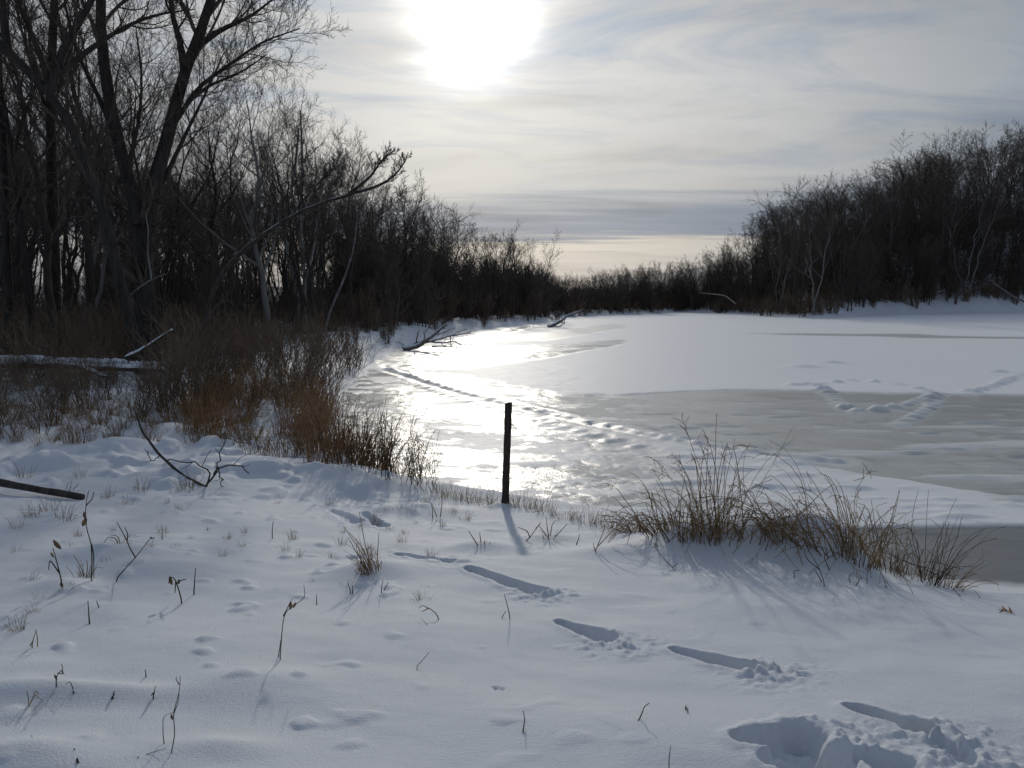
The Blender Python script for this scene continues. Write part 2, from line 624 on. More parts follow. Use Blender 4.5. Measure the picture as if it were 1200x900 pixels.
# ice, with the snow that lies on it
M_ICE, nt, p = new_mat('river_ice')
tcn = nt.n('ShaderNodeTexCoord')
a_s = nt.n('ShaderNodeAttribute', attribute_name='snow')
a_r = nt.n('ShaderNodeAttribute', attribute_name='crust')
mp = nt.mapping(tcn.outputs['Object'], (0.6, 1.0, 1), (0, 0, R(-20)))
cl = nt.noise(mp, 0.5, 6, 0.6, 0.4)
ice = nt.mix(nt.ramp(cl, [(0.35, 0.0), (0.65, 1.0)]), (0.50, 0.495, 0.455), (0.585, 0.58, 0.54))
a_c = nt.n('ShaderNodeAttribute', attribute_name='clear')
ice = nt.mix(a_c.outputs['Fac'], ice, (0.19, 0.19, 0.185))
patch = nt.noise(mp, 2.4, 6, 0.65, 0.8)
pf = nt.math('MULTIPLY', nt.ramp(patch, [(0.50, 0.0), (0.62, 1.0)]), a_r.outputs['Fac'])
ice = nt.mix(nt.math('MULTIPLY', pf, 0.42), ice, (0.72, 0.74, 0.76))
mp2 = nt.mapping(tcn.outputs['Object'], (0.25, 1.0, 1), (0, 0, R(6)))
dust = nt.ramp(nt.noise(mp2, 1.1, 7, 0.7, 0.8), [(0.50, 0.0), (0.76, 0.42)])
ice = nt.mix(nt.math('MULTIPLY', dust, nt.math('SUBTRACT', 1.0, nt.math('MULTIPLY', a_c.outputs['Fac'], 0.7))), ice, (0.74, 0.75, 0.75))
crk = nt.n('ShaderNodeTexVoronoi', feature='DISTANCE_TO_EDGE')
nt.link(nt.mapping(tcn.outputs['Object'], (0.10, 0.22, 1), (0, 0, R(25))), crk.inputs['Vector'])
crk.inputs['Scale'].default_value = 1.0
ice = nt.mix(nt.ramp(crk.outputs['Distance'], [(0.0, 0.5), (0.006, 0.0)]), ice, (0.70, 0.72, 0.73))
wsn = nt.noise(mp, 0.12, 4, 0.6)
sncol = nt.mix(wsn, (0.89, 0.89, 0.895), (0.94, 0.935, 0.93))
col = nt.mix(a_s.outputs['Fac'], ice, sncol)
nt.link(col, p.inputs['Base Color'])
rgh = nt.math('ADD', 0.215, nt.math('MULTIPLY', a_s.outputs['Fac'], 0.40))
nt.link(rgh, p.inputs['Roughness'])
nt.link(nt.math('SUBTRACT', 0.72, nt.math('MULTIPLY', a_r.outputs['Fac'], 0.42)), p.inputs['Specular IOR Level'])
p.inputs['IOR'].default_value = 1.31
nb = nt.noise(mp, 5.0, 6, 0.7, 0.6)
b1 = nt.n('ShaderNodeBump')
b1.inputs['Distance'].default_value = 0.10
nt.link(nt.math('ADD', 0.04, nt.math('MULTIPLY', a_r.outputs['Fac'], 0.20)), b1.inputs['Strength'])
nt.link(nb, b1.inputs['Height'])
b2 = nt.n('ShaderNodeBump')
b2.inputs['Distance'].default_value = 0.05
b2.inputs['Strength'].default_value = 0.10
nt.link(nt.noise(tcn.outputs['Object'], 14.0, 4, 0.6), b2.inputs['Height'])
nt.link(b1.outputs[0], b2.inputs['Normal'])
nt.link(b2.outputs[0], p.inputs['Normal'])

M_POST, nt, p = new_mat('post_rust')
tcn = nt.n('ShaderNodeTexCoord')
n = nt.noise(nt.mapping(tcn.outputs['Object'], (1, 1, 0.3)), 28, 6, 0.7)
nt.link(nt.mix(nt.ramp(n, [(0.35, 0.0), (0.7, 1.0)]), (0.020, 0.016, 0.014), (0.075, 0.045, 0.030)), p.inputs['Base Color'])
p.inputs['Roughness'].default_value = 0.8
b = nt.n('ShaderNodeBump')
b.inputs['Strength'].default_value = 0.6
b.inputs['Distance'].default_value = 0.004
nt.link(n, b.inputs['Height'])
nt.link(b.outputs[0], p.inputs['Normal'])

# ------------------------------------------------------------------ ground sheet with footprints


def polar_grid(angs, rads):
    A, Rr = np.meshgrid(angs, rads)
    X = Rr * np.sin(A)
    Y = Rr * np.cos(A)
    nr, na = X.shape
    i = np.arange((nr - 1) * (na - 1))
    r_, c_ = i // (na - 1), i % (na - 1)
    F = np.stack([r_ * na + c_, r_ * na + c_ + 1, (r_ + 1) * na + c_ + 1, (r_ + 1) * na + c_], 1)[:, ::-1]
    return X, Y, F


# (from pixel, to pixel, half width m, depth m, lumps at the far end)
PRINTS = [((548, 672), (626, 696), 0.085, 0.15, 1.0), ((655, 729), (710, 747), 0.080, 0.15, 0.9), ((790, 760), (880, 783), 0.080, 0.16, 1.0),
          ((995, 836), (1078, 864), 0.070, 0.16, 1.0), ((466, 649), (500, 659), 0.075, 0.12, 0.8), ((426, 602), (448, 616), 0.07, 0.10, 0.5),
          ((388, 598), (416, 612), 0.10, 0.08, 0.4), ((505, 660), (527, 664), 0.05, 0.05, 0.3), ((870, 868), (935, 868), 0.13, 0.15, 1.0),
          ((905, 890), (960, 893), 0.14, 0.15, 0.8), ((1010, 890), (1050, 905), 0.10, 0.11, 0.8), ((1090, 875), (1125, 895), 0.06, 0.07, 0.6),
          ((580, 800), (582, 802), 0.03, 0.01, 0.0)]


def footprints(x, y, z):
    dz = np.zeros_like(x)
    for i, (a, b_, hw, dep, lump) in enumerate(PRINTS):
        p0, p1 = at_ground(*a)[:2], at_ground(*b_)[:2]
        m = (np.abs(x - (p0[0] + p1[0]) / 2) < 1.3) & (np.abs(y - (p0[1] + p1[1]) / 2) < 1.3)
        if not m.any():
            continue
        xm, ym = x[m], y[m]
        nz = fbm(xm * 8, ym * 8, 40 + i, 3) * 0.035 + fbm(xm * 22, ym * 22, 80 + i, 2) * 0.010
        d, al = seg_dist(xm, ym, [p0, p1])
        L = np.hypot(*(p1 - p0)) + 1e-6
        u = np.clip(al / L, 0, 1)
        wloc = hw * 0.85 * (0.40 + 0.70 * np.sqrt(u))                      # narrow where the foot came in, wide where it stood
        e = d + nz * (0.4 + 0.6 * u)
        pit = 1 - smooth(e, wloc * 0.62, wloc * 1.08)
        dz_i = -dep * 0.72 * pit * (0.55 + 0.45 * u) + pit * 0.03 * fbm(xm * 20, ym * 20, 200 + i, 2)
        # kicked-up crumbs round the far end
        q = p1 + (p1 - p0) / L * 0.10
        dq = np.hypot(xm - q[0], (ym - q[1]) * 1.2)
        cr = np.exp(-(dq / 0.21) ** 2) * (1 - 0.6 * pit) * lump
        lum = np.clip(fbm(xm * 15, ym * 15, 120 + i, 2) * 0.5 + fbm(xm * 34, ym * 34, 160 + i, 2) * 0.8 + 0.02, 0, 1)
        dz_i = dz_i + cr * (0.006 + 0.055 * lum)
        rim = np.exp(-((e - wloc * 1.25) / 0.035) ** 2) * 0.012 * lump
        dz[m] += dz_i + rim
    return z + dz


def ground_mesh():
    front = np.radians(np.linspace(-39, 39, 500))
    rest = np.radians(np.linspace(39, 321, 76))[1:]
    angs = np.r_[front, rest]
    rads = np.r_[np.linspace(0.05, 1.75, 10), np.exp(np.arange(math.log(1.8), math.log(8.0), 0.0036)), np.exp(np.arange(math.log(8.02), math.log(13.5), 0.0055)),
                 np.exp(np.arange(math.log(13.6), math.log(2500), 0.026))]
    X, Y, F = polar_grid(angs, rads)
    sh = X.shape
    x, y = X.ravel(), Y.ravel()
    z = ground(x, y)
    on = smooth(z, 0.01, 0.3)
    near = smooth(-y, -40, -14)
    z = z + on * (0.07 * fbm(x * 0.5, y * 0.7, 3, 4, 0.5) + 0.022 * near * fbm(x * 1.1 + y * 0.25, y * 1.7, 9, 4, 0.45))
    # small lumps where weeds lie under the snow, mostly on the left part
    lump = smooth(fbm(x * 5.0, y * 5.0, 31, 2), 0.30, 0.62)
    z = z + near * on * lump * 0.020 * (0.25 + 0.75 * smooth(-x, -0.6, 1.5))
    tuss = smooth(fbm(x * 2.1, y * 2.1, 36, 3), 0.0, 0.6) * smooth(y, 7.5, 11) * smooth(-x, -0.5, 1.5)
    z = z + on * near * tuss * 0.13
    z = footprints(x, y, z)
    sd = shore(x, y)
    litter = smooth(sd, 2.5, 9.0) * smooth(y, 15, 24) * 0.95
    litter = np.maximum(litter, smooth(y, 60, 90) * smooth(sd, 1.0 + 4.0 * smooth(x, 46, 56), 4.0 + 4.5 * smooth(x, 46, 56)))
    me = mk_mesh('snow_ground', np.stack([x, y, z], 1), F, True, {'litter': litter})
    o = link('snowy_ground', me, None, [M_SNOW])
    o['kind'] = 'structure'
    return o


ground_mesh()

# ------------------------------------------------------------------ ice sheet


def ice_poly(px):
    return [at_ice(*q) for q in px]


RIDGE = ice_poly([(456, 434), (480, 441), (520, 455), (560, 466), (600, 476), (640, 486), (680, 495), (740, 508), (800, 520), (860, 529),
                  (920, 536), (980, 542)])
TRACK_A = ice_poly([(1200, 438), (1160, 455), (1130, 462), (1098, 463), (1060, 476), (1012, 484), (985, 476), (975, 462), (955, 452), (925, 451)])
TRACK_B = ice_poly([(1095, 462), (1075, 456), (1040, 449), (1000, 447), (960, 451), (930, 452)])
TRACK_C = ice_poly([(1098, 463), (1090, 478), (1070, 490), (1055, 498)])
TRACK_D = ice_poly([(470, 446), (520, 462), (580, 480), (640, 497), (700, 513), (760, 528)])
SNOW_EDGE = ice_poly([(300, 432), (520, 436), (600, 452), (660, 462), (720, 464), (790, 460), (850, 457), (930, 457), (1000, 460), (1100, 462), (1200, 463), (1600, 468)])
SNOW_SHEET = [tuple(q) for q in SNOW_EDGE] + [(400, 60), (500, 330), (20, 330), (8, 120), (4, 96), (0, 70)]
RIPPLE = ice_poly([(440, 415), (480, 407), (560, 406), (640, 404), (735, 398), (740, 402), (640, 420), (560, 432), (480, 434), (450, 430)])
GLOSS = ice_poly([(535, 402), (560, 396), (620, 391), (720, 379), (735, 384), (690, 392), (640, 400)])
STRIP = ice_poly([(865, 391), (930, 391), (1000, 392), (1080, 392), (1110, 394), (1200, 395), (1400, 397), (1400, 400), (1200, 398), (1100, 397), (1000, 394), (920, 393)])
GREY = ice_poly([(690, 466), (850, 458), (1000, 461), (1200, 464), (1600, 470), (1600, 620), (1200, 582), (1120, 572), (1040, 560), (960, 547),
                 (880, 535), (800, 522), (740, 507), (690, 492)])
DARKLEAD = ice_poly([(900, 621), (1000, 619), (1100, 619), (1200, 617), (1700, 630), (1700, 700), (1200, 690), (1120, 687), (1000, 680), (880, 660)])
POOL = ice_poly([(1140, 572), (1165, 566), (1200, 564), (1500, 570), (1500, 610), (1200, 580)])


def in_soft(x, y, poly, soft):
    d, _ = seg_dist(x, y, poly, True)
    s = np.where(inside(x, y, poly), d, -d)
    return smooth(s, -soft, soft)


def ice_mesh():
    dense = np.radians(np.linspace(-20, 37, 330))
    angs = np.r_[np.radians(np.linspace(-75, -20.5, 14)), dense, np.radians(np.linspace(38, 120, 40))]
    rads = np.r_[np.exp(np.arange(math.log(6.0), math.log(70), 0.0050)), np.exp(np.arange(math.log(70), math.log(230), 0.008)), np.geomspace(235, 600, 8)]
    X, Y, F = polar_grid(angs, rads)
    x, y = X.ravel(), Y.ravel()
    r = np.hypot(x, y)
    wob = fbm(x * 0.22, y * 0.22, 60, 4) * np.clip(r / 30, 0.15, 1.5)
    wob = wob + 0.55 * fbm(x * 1.1, y * 1.1, 66, 4, 0.6) * np.clip(r / 25, 0.3, 1.2)
    xw, yw = x + wob * 0.8, y + wob * 1.2
    soft = 0.10 + r * 0.006
    snow = np.zeros_like(x)
    crust = np.full_like(x, 0.35)
    # mid-field: wind-blown snow in patches
    pn = fbm(x * 0.35, y * 0.5, 70, 5, 0.6)
    ridge_d, ridge_al = seg_dist(x, y, RIDGE)
    ridge_d = np.abs(ridge_d + 0.10 * fbm(x * 1.1, y * 1.1, 64, 3))
    rough_c = (1 - smooth(x, 0.5, 6.0)) * smooth(-y, -60, -34)
    crust = np.maximum(crust, 0.25 + 0.75 * rough_c)
    snow = np.maximum(snow, smooth(pn, 0.20, 0.42) * 0.35 * rough_c)
    # right band of snow between the grey ice and the near lead
    band = smooth(x, 1.2, 4.0) * smooth(-y, -26, -18) * smooth(y, 9.3, 10.3)
    snow = np.maximum(snow, band * (0.45 + 0.5 * smooth(pn, -0.25, 0.15)))
    sheet = in_soft(xw * 0.5 + x * 0.5, yw * 0.4 + y * 0.6, SNOW_SHEET, soft * 0.7)
    snow = np.maximum(snow, sheet)
    crust = crust * (1 - sheet) + 0.10 * sheet
    grey = in_soft(xw * 0.4 + x * 0.6, yw * 0.4 + y * 0.6, GREY, soft * 0.7)
    streak = smooth(fbm(x * 0.22, y * 1.0, 75, 4, 0.6), 0.12, 0.45) * smooth(-y, -24, -17)
    snow = snow * (1 - grey) + grey * 0.55 * streak
    crust = crust * (1 - grey) + (0.06 + 0.2 * streak) * grey
    rip = in_soft(xw, yw, RIPPLE, soft)
    snow = snow * (1 - rip) + rip * 0.30 * smooth(pn, -0.1, 0.3)
    crust = np.maximum(crust, rip)
    glo = in_soft(xw, yw, GLOSS, soft)
    snow = snow * (1 - 0.6 * glo)
    strip = in_soft(x, y + fbm(x * 0.15, y * 0.3, 77, 3) * 2.5, STRIP, 0.9)
    snow = snow * (1 - 0.75 * strip)
    lead = in_soft(xw * 0.2 + x * 0.8, yw * 0.15 + y * 0.85, DARKLEAD, 0.05)
    snow = snow * (1 - lead)
    crust = crust * (1 - lead) + 0.05 * lead
    pool = in_soft(xw * 0.6 + x * 0.4, yw * 0.6 + y * 0.4, POOL, 0.3)
    snow = snow * (1 - 0.85 * pool)
    crust = crust * (1 - 0.7 * pool)
    # snow lying along the far banks
    s = -shore(x, y)
    snow = np.maximum(snow, smooth(-s, -2.5, -0.4) * smooth(y, 40, 60))
    near_edge = (1 - smooth(s + 0.25 * fbm(x * 1.5, y * 1.5, 90, 3), 0.02, 0.30)) * (1 - smooth(y, 14, 20))
    snow = np.maximum(snow, near_edge)
    z = 0.035 * snow * smooth(r, 8, 12) + 0.0 * x
    z = z + crust * 0.022 * fbm(x * 0.9, y * 1.2, 95, 5, 0.62)
    flo = smooth(fbm(x * 0.9 + y * 0.25, y * 1.5, 190, 5, 0.7), -0.05, 0.25) * rough_c
    z = z + flo * 0.012
    snow = np.maximum(snow, 0.85 * flo)
    ripw = np.clip(rip + 0.35 * rough_c + 0.35 * band, 0, 1)
    z = z + ripw * 0.022 * fbm(x * 2.0, y * 1.6, 97, 4, 0.6)
    # crescent drifts on the snowy band
    cres = np.clip(fbm(x * 0.8, y * 1.9, 99, 3) - 0.15, 0, 1)
    z = z + band * cres * 0.14
    # the trodden line across the ice: small heaps and hollows in a row
    heap = np.exp(-(ridge_d / 0.17) ** 2) * (0.10 + 0.014 * np.sin(ridge_al * 2 * math.pi / 0.62 + 5.0 * vnoise(ridge_al * 0.8, ridge_al * 0, 7)) * (1 + 1.2 * vnoise(ridge_al * 1.3, ridge_al * 0, 8)) + 0.05 * vnoise(x * 2.3, y * 2.3, 9))
    heap2 = np.exp(-((ridge_d - 0.5) / 0.25) ** 2) * 0.03
    z = z + (heap + heap2) * (1 - 0.3 * smooth(x, 4, 8))
    snow = np.maximum(snow, 0.55 * np.exp(-(ridge_d / 0.45) ** 2))
    for tr, per, hgt in ((TRACK_A, 0.8, 0.10), (TRACK_B, 1.1, 0.08), (TRACK_C, 0.8, 0.08), (TRACK_D, 0.7, 0.04)):
        d, al = seg_dist(x, y, tr)
        step = np.clip(np.sin(al * 2 * math.pi / per + 7.0 * vnoise(al * 0.6, al * 0, 17)) + 0.1, 0, 1) * np.clip(0.9 + 0.9 * vnoise(al * 0.9, al * 0, 19), 0.3, 1.3)
        d = np.abs(d + 0.12 * vnoise(x * 0.9, y * 0.9, 21))
        side = 0.14 * np.sign(np.sin(al * math.pi / per))
        prof = np.exp(-((d - np.abs(side) * 0.6) / 0.16) ** 2) * step
        z = z + prof * hgt
        snow = np.maximum(snow, 0.75 * prof)
    for q, sz in (((942, 431), 0.55), ((976, 426), 0.4), ((1170, 437), 0.3)):
        c = at_ice(*q)
        g = np.exp(-((x - c[0]) / (sz * 1.3)) ** 2 - ((y - c[1]) / sz) ** 2)
        z = z + 0.12 * g
    me = mk_mesh('ice', np.stack([x, y, z], 1), F, True, {'snow': np.clip(snow, 0, 1), 'crust': np.clip(crust, 0, 1), 'clear': np.clip(lead + 0.3 * pool, 0, 1)})
    o = link('frozen_river', me, None, [M_ICE])
    o['kind'] = 'structure'


ice_mesh()

# ------------------------------------------------------------------ trees


def tree_mesh(seed, H=12.0, r0=0.15, limbs=12, stems=1, spread=(22, 48), lr=0.42, twigs=4, rmin=0.006, fork=0.28, up=0.4, lean=0.05, k_t=6, lvl3=7):
    rg = np.random.default_rng(seed)
    tr, cr = Tubes(), Tubes()
    n = 14
    P0, R0 = [], []
    for s in range(stems):
        a = rg.uniform(0, 6.28)
        ln = (lean if stems == 1 else rg.uniform(0.12, 0.30))
        t = np.linspace(0, 1, n)
        h = H * (1 if s == 0 else rg.uniform(0.75, 1.0))
        wx = np.cumsum(rg.normal(0, 0.012, n)) * H
        wy = np.cumsum(rg.normal(0, 0.012, n)) * H
        base = np.array([math.cos(a), math.sin(a)]) * (0.0 if stems == 1 else 0.15)
        x = base[0] + wx + math.cos(a) * ln * h * t ** 1.2
        y = base[1] + wy + math.sin(a) * ln * h * t ** 1.2
        x -= wx[0]
        y -= wy[0]
        z = -0.4 + (h + 0.4) * t
        P0.append(np.stack([x, y, z], 1))
        rr = r0 * (1 if stems == 1 else 0.75) * ((1 - t) ** 0.8 * 0.93 + 0.07)
        rr[0] *= 1.45
        R0.append(rr)
    P0, R0 = np.array(P0), np.array(R0)
    tr.add(P0, R0, k_t + 2)
    nl = max(4, limbs // (1 if stems == 1 else 2) + 2)
    P1, R1 = grow(rg, P0, R0, nl, 9, lr, 0.62, (fork, 0.97), spread, up, 0.28, 0.12, rmin * 1.3, 0.45)
    tr.add(P1, R1, k_t)
    P2, R2 = grow(rg, P1, R1, 8, 7, 0.52, 0.58, (0.20, 0.98), (18, 50), up * 0.5, 0.30, 0.2, rmin * 1.1, 0.45)
    cr.add(P2, R2, 4)
    P3, R3 = grow(rg, P2, R2, lvl3, 5, 0.60, 0.60, (0.15, 0.98), (15, 48), up * 0.4, 0.28, 0.35, rmin, 0.45)
    cr.add(P3, R3, 3)
    if twigs:
        P4, R4 = grow(rg, P3, R3, twigs, 3, 0.62, 0.65, (0.15, 0.95), (15, 45), 0.15, 0.22, 0.4, rmin * 0.8, 0.4)
        cr.add(P4, R4, 3)
    return tr.mesh('trunk'), cr.mesh('crown')


def add_proto(lst, *a, **k):
    mats = k.pop('mats', (M_BARK, M_TWIG))
    t, c = tree_mesh(*a, **k)
    t.materials.append(mats[0])
    c.materials.append(mats[1])
    lst.append((t, c, k.get('H', 12.0)))


NEAR, FARP = [], []
add_proto(NEAR, 1, H=12, r0=0.15, limbs=13, spread=(20, 42))
add_proto(NEAR, 2, H=12, r0=0.13, limbs=12, stems=2, spread=(20, 45))
add_proto(NEAR, 3, H=12, r0=0.17, limbs=14, spread=(28, 55), lr=0.46)
add_proto(NEAR, 4, H=12, r0=0.12, limbs=12, stems=3, spread=(18, 42), twigs=4)
add_proto(NEAR, 5, H=12, r0=0.11, limbs=11, spread=(18, 38), lr=0.34, lean=0.12)
add_proto(FARP, 11, H=12, r0=0.16, limbs=9, spread=(24, 54), lr=0.46, twigs=2, rmin=0.011, fork=0.38, up=0.15, lvl3=6)
add_proto(FARP, 12, H=12, r0=0.15, limbs=10, stems=2, spread=(22, 50), lr=0.44, twigs=2, rmin=0.011, fork=0.36, up=0.15, lvl3=6)
add_proto(FARP, 13, H=12, r0=0.18, limbs=10, spread=(30, 64), lr=0.54, twigs=2, rmin=0.011, fork=0.40, up=0.0, lvl3=6)
add_proto(FARP, 14, H=12, r0=0.12, limbs=9, spread=(20, 46), lr=0.40, twigs=2, rmin=0.011, stems=3, up=0.15, fork=0.36, lvl3=6)


def put_tree(proto, x, y, H, label, group, rg, z=None, name='bare_tree'):
    t, c, h0 = proto
    e = bpy.data.objects.new(name, None)
    COL.objects.link(e)
    if z is None:
        z = float(ground(np.array([x]), np.array([y]))[0])
    e.location = (x, y, z - 0.05)
    s = H / h0
    wd = s * rg.uniform(0.9, 1.2)
    e.scale = (wd, wd, s)
    e.rotation_euler = (rg.normal(0, 0.03), rg.normal(0, 0.03), rg.uniform(0, 6.28))
    e.empty_display_size = 0.3
    tag(e, label, 'tree', group)
    for nm, me in (('trunk', t), ('crown', c)):
        o = bpy.data.objects.new(nm, me)
        COL.objects.link(o)
        o.parent = e
    return e


def px_of(x, y, z):
    cp, sp = math.cos(PITCH), math.sin(PITCH)
    f = y * cp - (z - CAM_H) * sp
    u = y * sp + (z - CAM_H) * cp
    return 600 + FPX * x / f, 450 - FPX * u / f


SKY_L = np.array([(-200, -260), (0, -220), (120, -120), (240, 20), (300, 75), (335, 105), (390, 150), (440, 172), (470, 215), (500, 250), (540, 262),
                  (580, 282), (630, 288), (660, 325), (700, 322)])
SKY_R = np.array([(600, 330), (690, 326), (740, 320), (800, 314), (840, 303), (862, 284), (885, 262), (915, 250), (960, 230), (1020, 222), (1060, 195), (1110, 178),
                  (1180, 150), (1260, 140), (1500, 110)])


def scatter(rg, n, xr, yr, ok, dmin, cand=14000):
    xs, ys = rg.uniform(*xr, cand), rg.uniform(*yr, cand)
    m = ok(xs, ys)
    xs, ys = xs[m], ys[m]
    acc = np.full((n, 2), 1e9)
    k = 0
    for x, y in zip(xs, ys):
        if k >= n:
            break
        if k and ((acc[:k, 0] - x) ** 2 + (acc[:k, 1] - y) ** 2).min() < dmin * dmin:
            continue
        acc[k] = (x, y)
        k += 1
    return [tuple(q) for q in acc[:k]]


def zone(s0, s1, p0, p1, y0=-1e9):
    """land at s0..s1 m from the water, seen between two image columns"""
    def f(x, y):
        s = shore(x, y)
        px = px_of(x, y, 1.0)[0]
        return (s > s0) & (s < s1) & (px > p0) & (px < p1) & (y > y0)
    return f


def sh1(x, y):
    return float(shore(np.array([x]), np.array([y]))[0])


def gz(x, y):
    return float(ground(np.array([x]), np.array([y]))[0])


def height_for(x, y, sky, rg, lo, hi, slack=(0.80, 1.04)):
    z = gz(x, y)
    px, _ = px_of(x, y, z)
    ys = np.interp(px, sky[:, 0], sky[:, 1])
    top = CAM_H + (350 - ys) / FPX * y
    return float(np.clip(min((top - z) * rg.uniform(*slack), hi * rg.uniform(0.75, 1.0)), 0, hi)), z, px


rgt = np.random.default_rng(5)


KIND_N = ['straight-trunked bare tree', 'twin-stemmed bare tree', 'broad-crowned bare tree', 'three-stemmed bare tree', 'slim bare tree']
KIND_F = ['straight-trunked bare tree', 'twin-stemmed bare tree', 'broad-crowned bare tree', 'three-stemmed bare tree']


def plant(pts, protos, kinds, sky, rg, lo, hi, slack, place, front):
    for (x, y) in pts:
        H, z, px = height_for(x, y, sky, rg, lo, hi, slack)
        if H < lo:
            continue
        k = int(rg.integers(len(protos)))
        row = 'at the front of' if sh1(x, y) < front else 'deep in'
        where = place(px)
        size = 'low' if H < 0.45 * hi else 'tall'
        lab = '%s %s %s %s' % (size, kinds[k], row, where)
        put_tree(protos[k], x, y, H, lab, '%ss %s %s' % (kinds[k], row, where), rg, z)


left_pts = [q for q in scatter(rgt, 140, (-62, 12), (24, 118), zone(1.5, 55, -60, 675), 2.0) if sh1(*q) > (4.2 if px_of(*q, 1)[0] > 270 and q[1] < 80 else 1.5)]
left_place = lambda px: ('the wood behind the forked tree' if px < 230 else 'the wood around the arching trunk' if px < 470 else 'the left wood near the bend')
plant([q for q in left_pts if q[1] < 75], NEAR, KIND_N, SKY_L, rgt, 3.5, 16, (0.80, 1.04), left_place, 9)
plant([q for q in left_pts if q[1] >= 75], FARP, KIND_F, SKY_L, rgt, 3.5, 16, (0.80, 1.04), left_place, 9)
plant(scatter(rgt, 140, (38, 160), (112, 235), lambda x, y: zone(1.5, 60, 835, 1260, 100)(x, y) & ((shore(x, y) > 6) | (x < 50)), 3.3), FARP, KIND_F, SKY_R, rgt, 4, 26, (0.76, 1.0),
      lambda px: 'the lower end of the right wood' if px < 960 else 'the middle of the right wood' if px < 1090 else 'the highest end of the right wood', 12)
plant(scatter(rgt, 90, (2, 52), (118, 215), zone(1.0, 40, 640, 850, 118), 2.2), FARP, KIND_F, SKY_R, rgt, 2.5, 14, (0.85, 1.05),
      lambda px: 'the low treeline across the far ice', 7)


# what stands deeper in the woods is one mass, scattered over points
def mass(name, label, cat, proto, pts, rg, mats):
    pts = np.array(pts)
    rot = rg.uniform(0, 6.28, len(pts))
    me = bpy.data.meshes.new(name)
    me.from_pydata(pts[:, :3].tolist(), [], [])
    a1 = me.attributes.new('size', 'FLOAT_VECTOR', 'POINT')
    wd = pts[:, 3] * rg.uniform(0.85, 1.25, len(pts))
    a1.data.foreach_set('vector', np.ascontiguousarray(np.stack([wd, wd, pts[:, 3]], 1), dtype=np.float32).ravel())
    a2 = me.attributes.new('turn', 'FLOAT_VECTOR', 'POINT')
    a2.data.foreach_set('vector', np.ascontiguousarray(np.stack([rot * 0, rot * 0, rot], 1), dtype=np.float32).ravel())
    src = bpy.data.objects.new(name + '_source', proto)
    ng = bpy.data.node_groups.new(name, 'GeometryNodeTree')
    ng.interface.new_socket('Geometry', in_out='INPUT', socket_type='NodeSocketGeometry')
    ng.interface.new_socket('Geometry', in_out='OUTPUT', socket_type='NodeSocketGeometry')
    gi = ng.nodes.new('NodeGroupInput')
    go = ng.nodes.new('NodeGroupOutput')
    oi = ng.nodes.new('GeometryNodeObjectInfo')
    oi.inputs['Object'].default_value = src
    oi.inputs['As Instance'].default_value = True
    ip = ng.nodes.new('GeometryNodeInstanceOnPoints')
    na = ng.nodes.new('GeometryNodeInputNamedAttribute')
    na.data_type = 'FLOAT_VECTOR'
    na.inputs['Name'].default_value = 'size'
    nb_ = ng.nodes.new('GeometryNodeInputNamedAttribute')
    nb_.data_type = 'FLOAT_VECTOR'
    nb_.inputs['Name'].default_value = 'turn'
    e2r = ng.nodes.new('FunctionNodeEulerToRotation')
    L = ng.links.new
    L(gi.outputs[0], ip.inputs['Points'])
    L(oi.outputs['Geometry'], ip.inputs['Instance'])
    L(nb_.outputs[0], e2r.inputs[0])
    L(e2r.outputs[0], ip.inputs['Rotation'])
    L(na.outputs[0], ip.inputs['Scale'])
    L(ip.outputs[0], go.inputs[0])
    o = link(name, me)
    md = o.modifiers.new('scatter', 'NODES')
    md.node_group = ng
    tag(o, label, cat, None, 'stuff')
    return o


def wood_proto(seed, rmin):
    rg = np.random.default_rng(seed)
    tb = Tubes()
    n = 6
    for a_ in range(3):
        t = np.linspace(0, 1, n)
        H = 10 * rg.uniform(0.7, 1.0)
        P = np.stack([rg.normal(0, 0.5) + np.cumsum(rg.normal(0, 0.03, n)) * H, rg.normal(0, 0.5) + np.cumsum(rg.normal(0, 0.03, n)) * H, -0.4 + H * t], 1)[None]
        Q = np.maximum(H * 0.011 * (1 - 0.85 * t), rmin)[None]
        tb.add(P, Q, 4)
        P1, R1 = grow(rg, P, Q, 18, 5, 0.32, 0.6, (0.06, 0.98), (22, 60), 0.5, 0.4, 0.35, rmin, 0.5)
        tb.add(P1, R1, 3)
        P2, R2 = grow(rg, P1, R1, 6, 4, 0.5, 0.7, (0.15, 1.0), (25, 60), 0.4, 0.4, 0.5, rmin, 0.3)
        tb.add(P2, R2, 3)
        P3, R3 = grow(rg, P2, R2, 3, 3, 0.5, 0.8, (0.2, 1.0), (25, 60), 0.4, 0.4, 0.5, rmin * 0.8, 0.3)
        tb.add(P3, R3, 3)
    me = tb.mesh('wood', False)
    me.materials.append(M_TWIG)
    return me


def heights(pts, sky, rg, lo, hi, slack):
    out = []
    for (x, y) in pts:
        H, z, px = height_for(x, y, sky, rg, lo, hi, slack)
        if H > lo:
            out.append((x, y, z, H / 10.0))
    return out


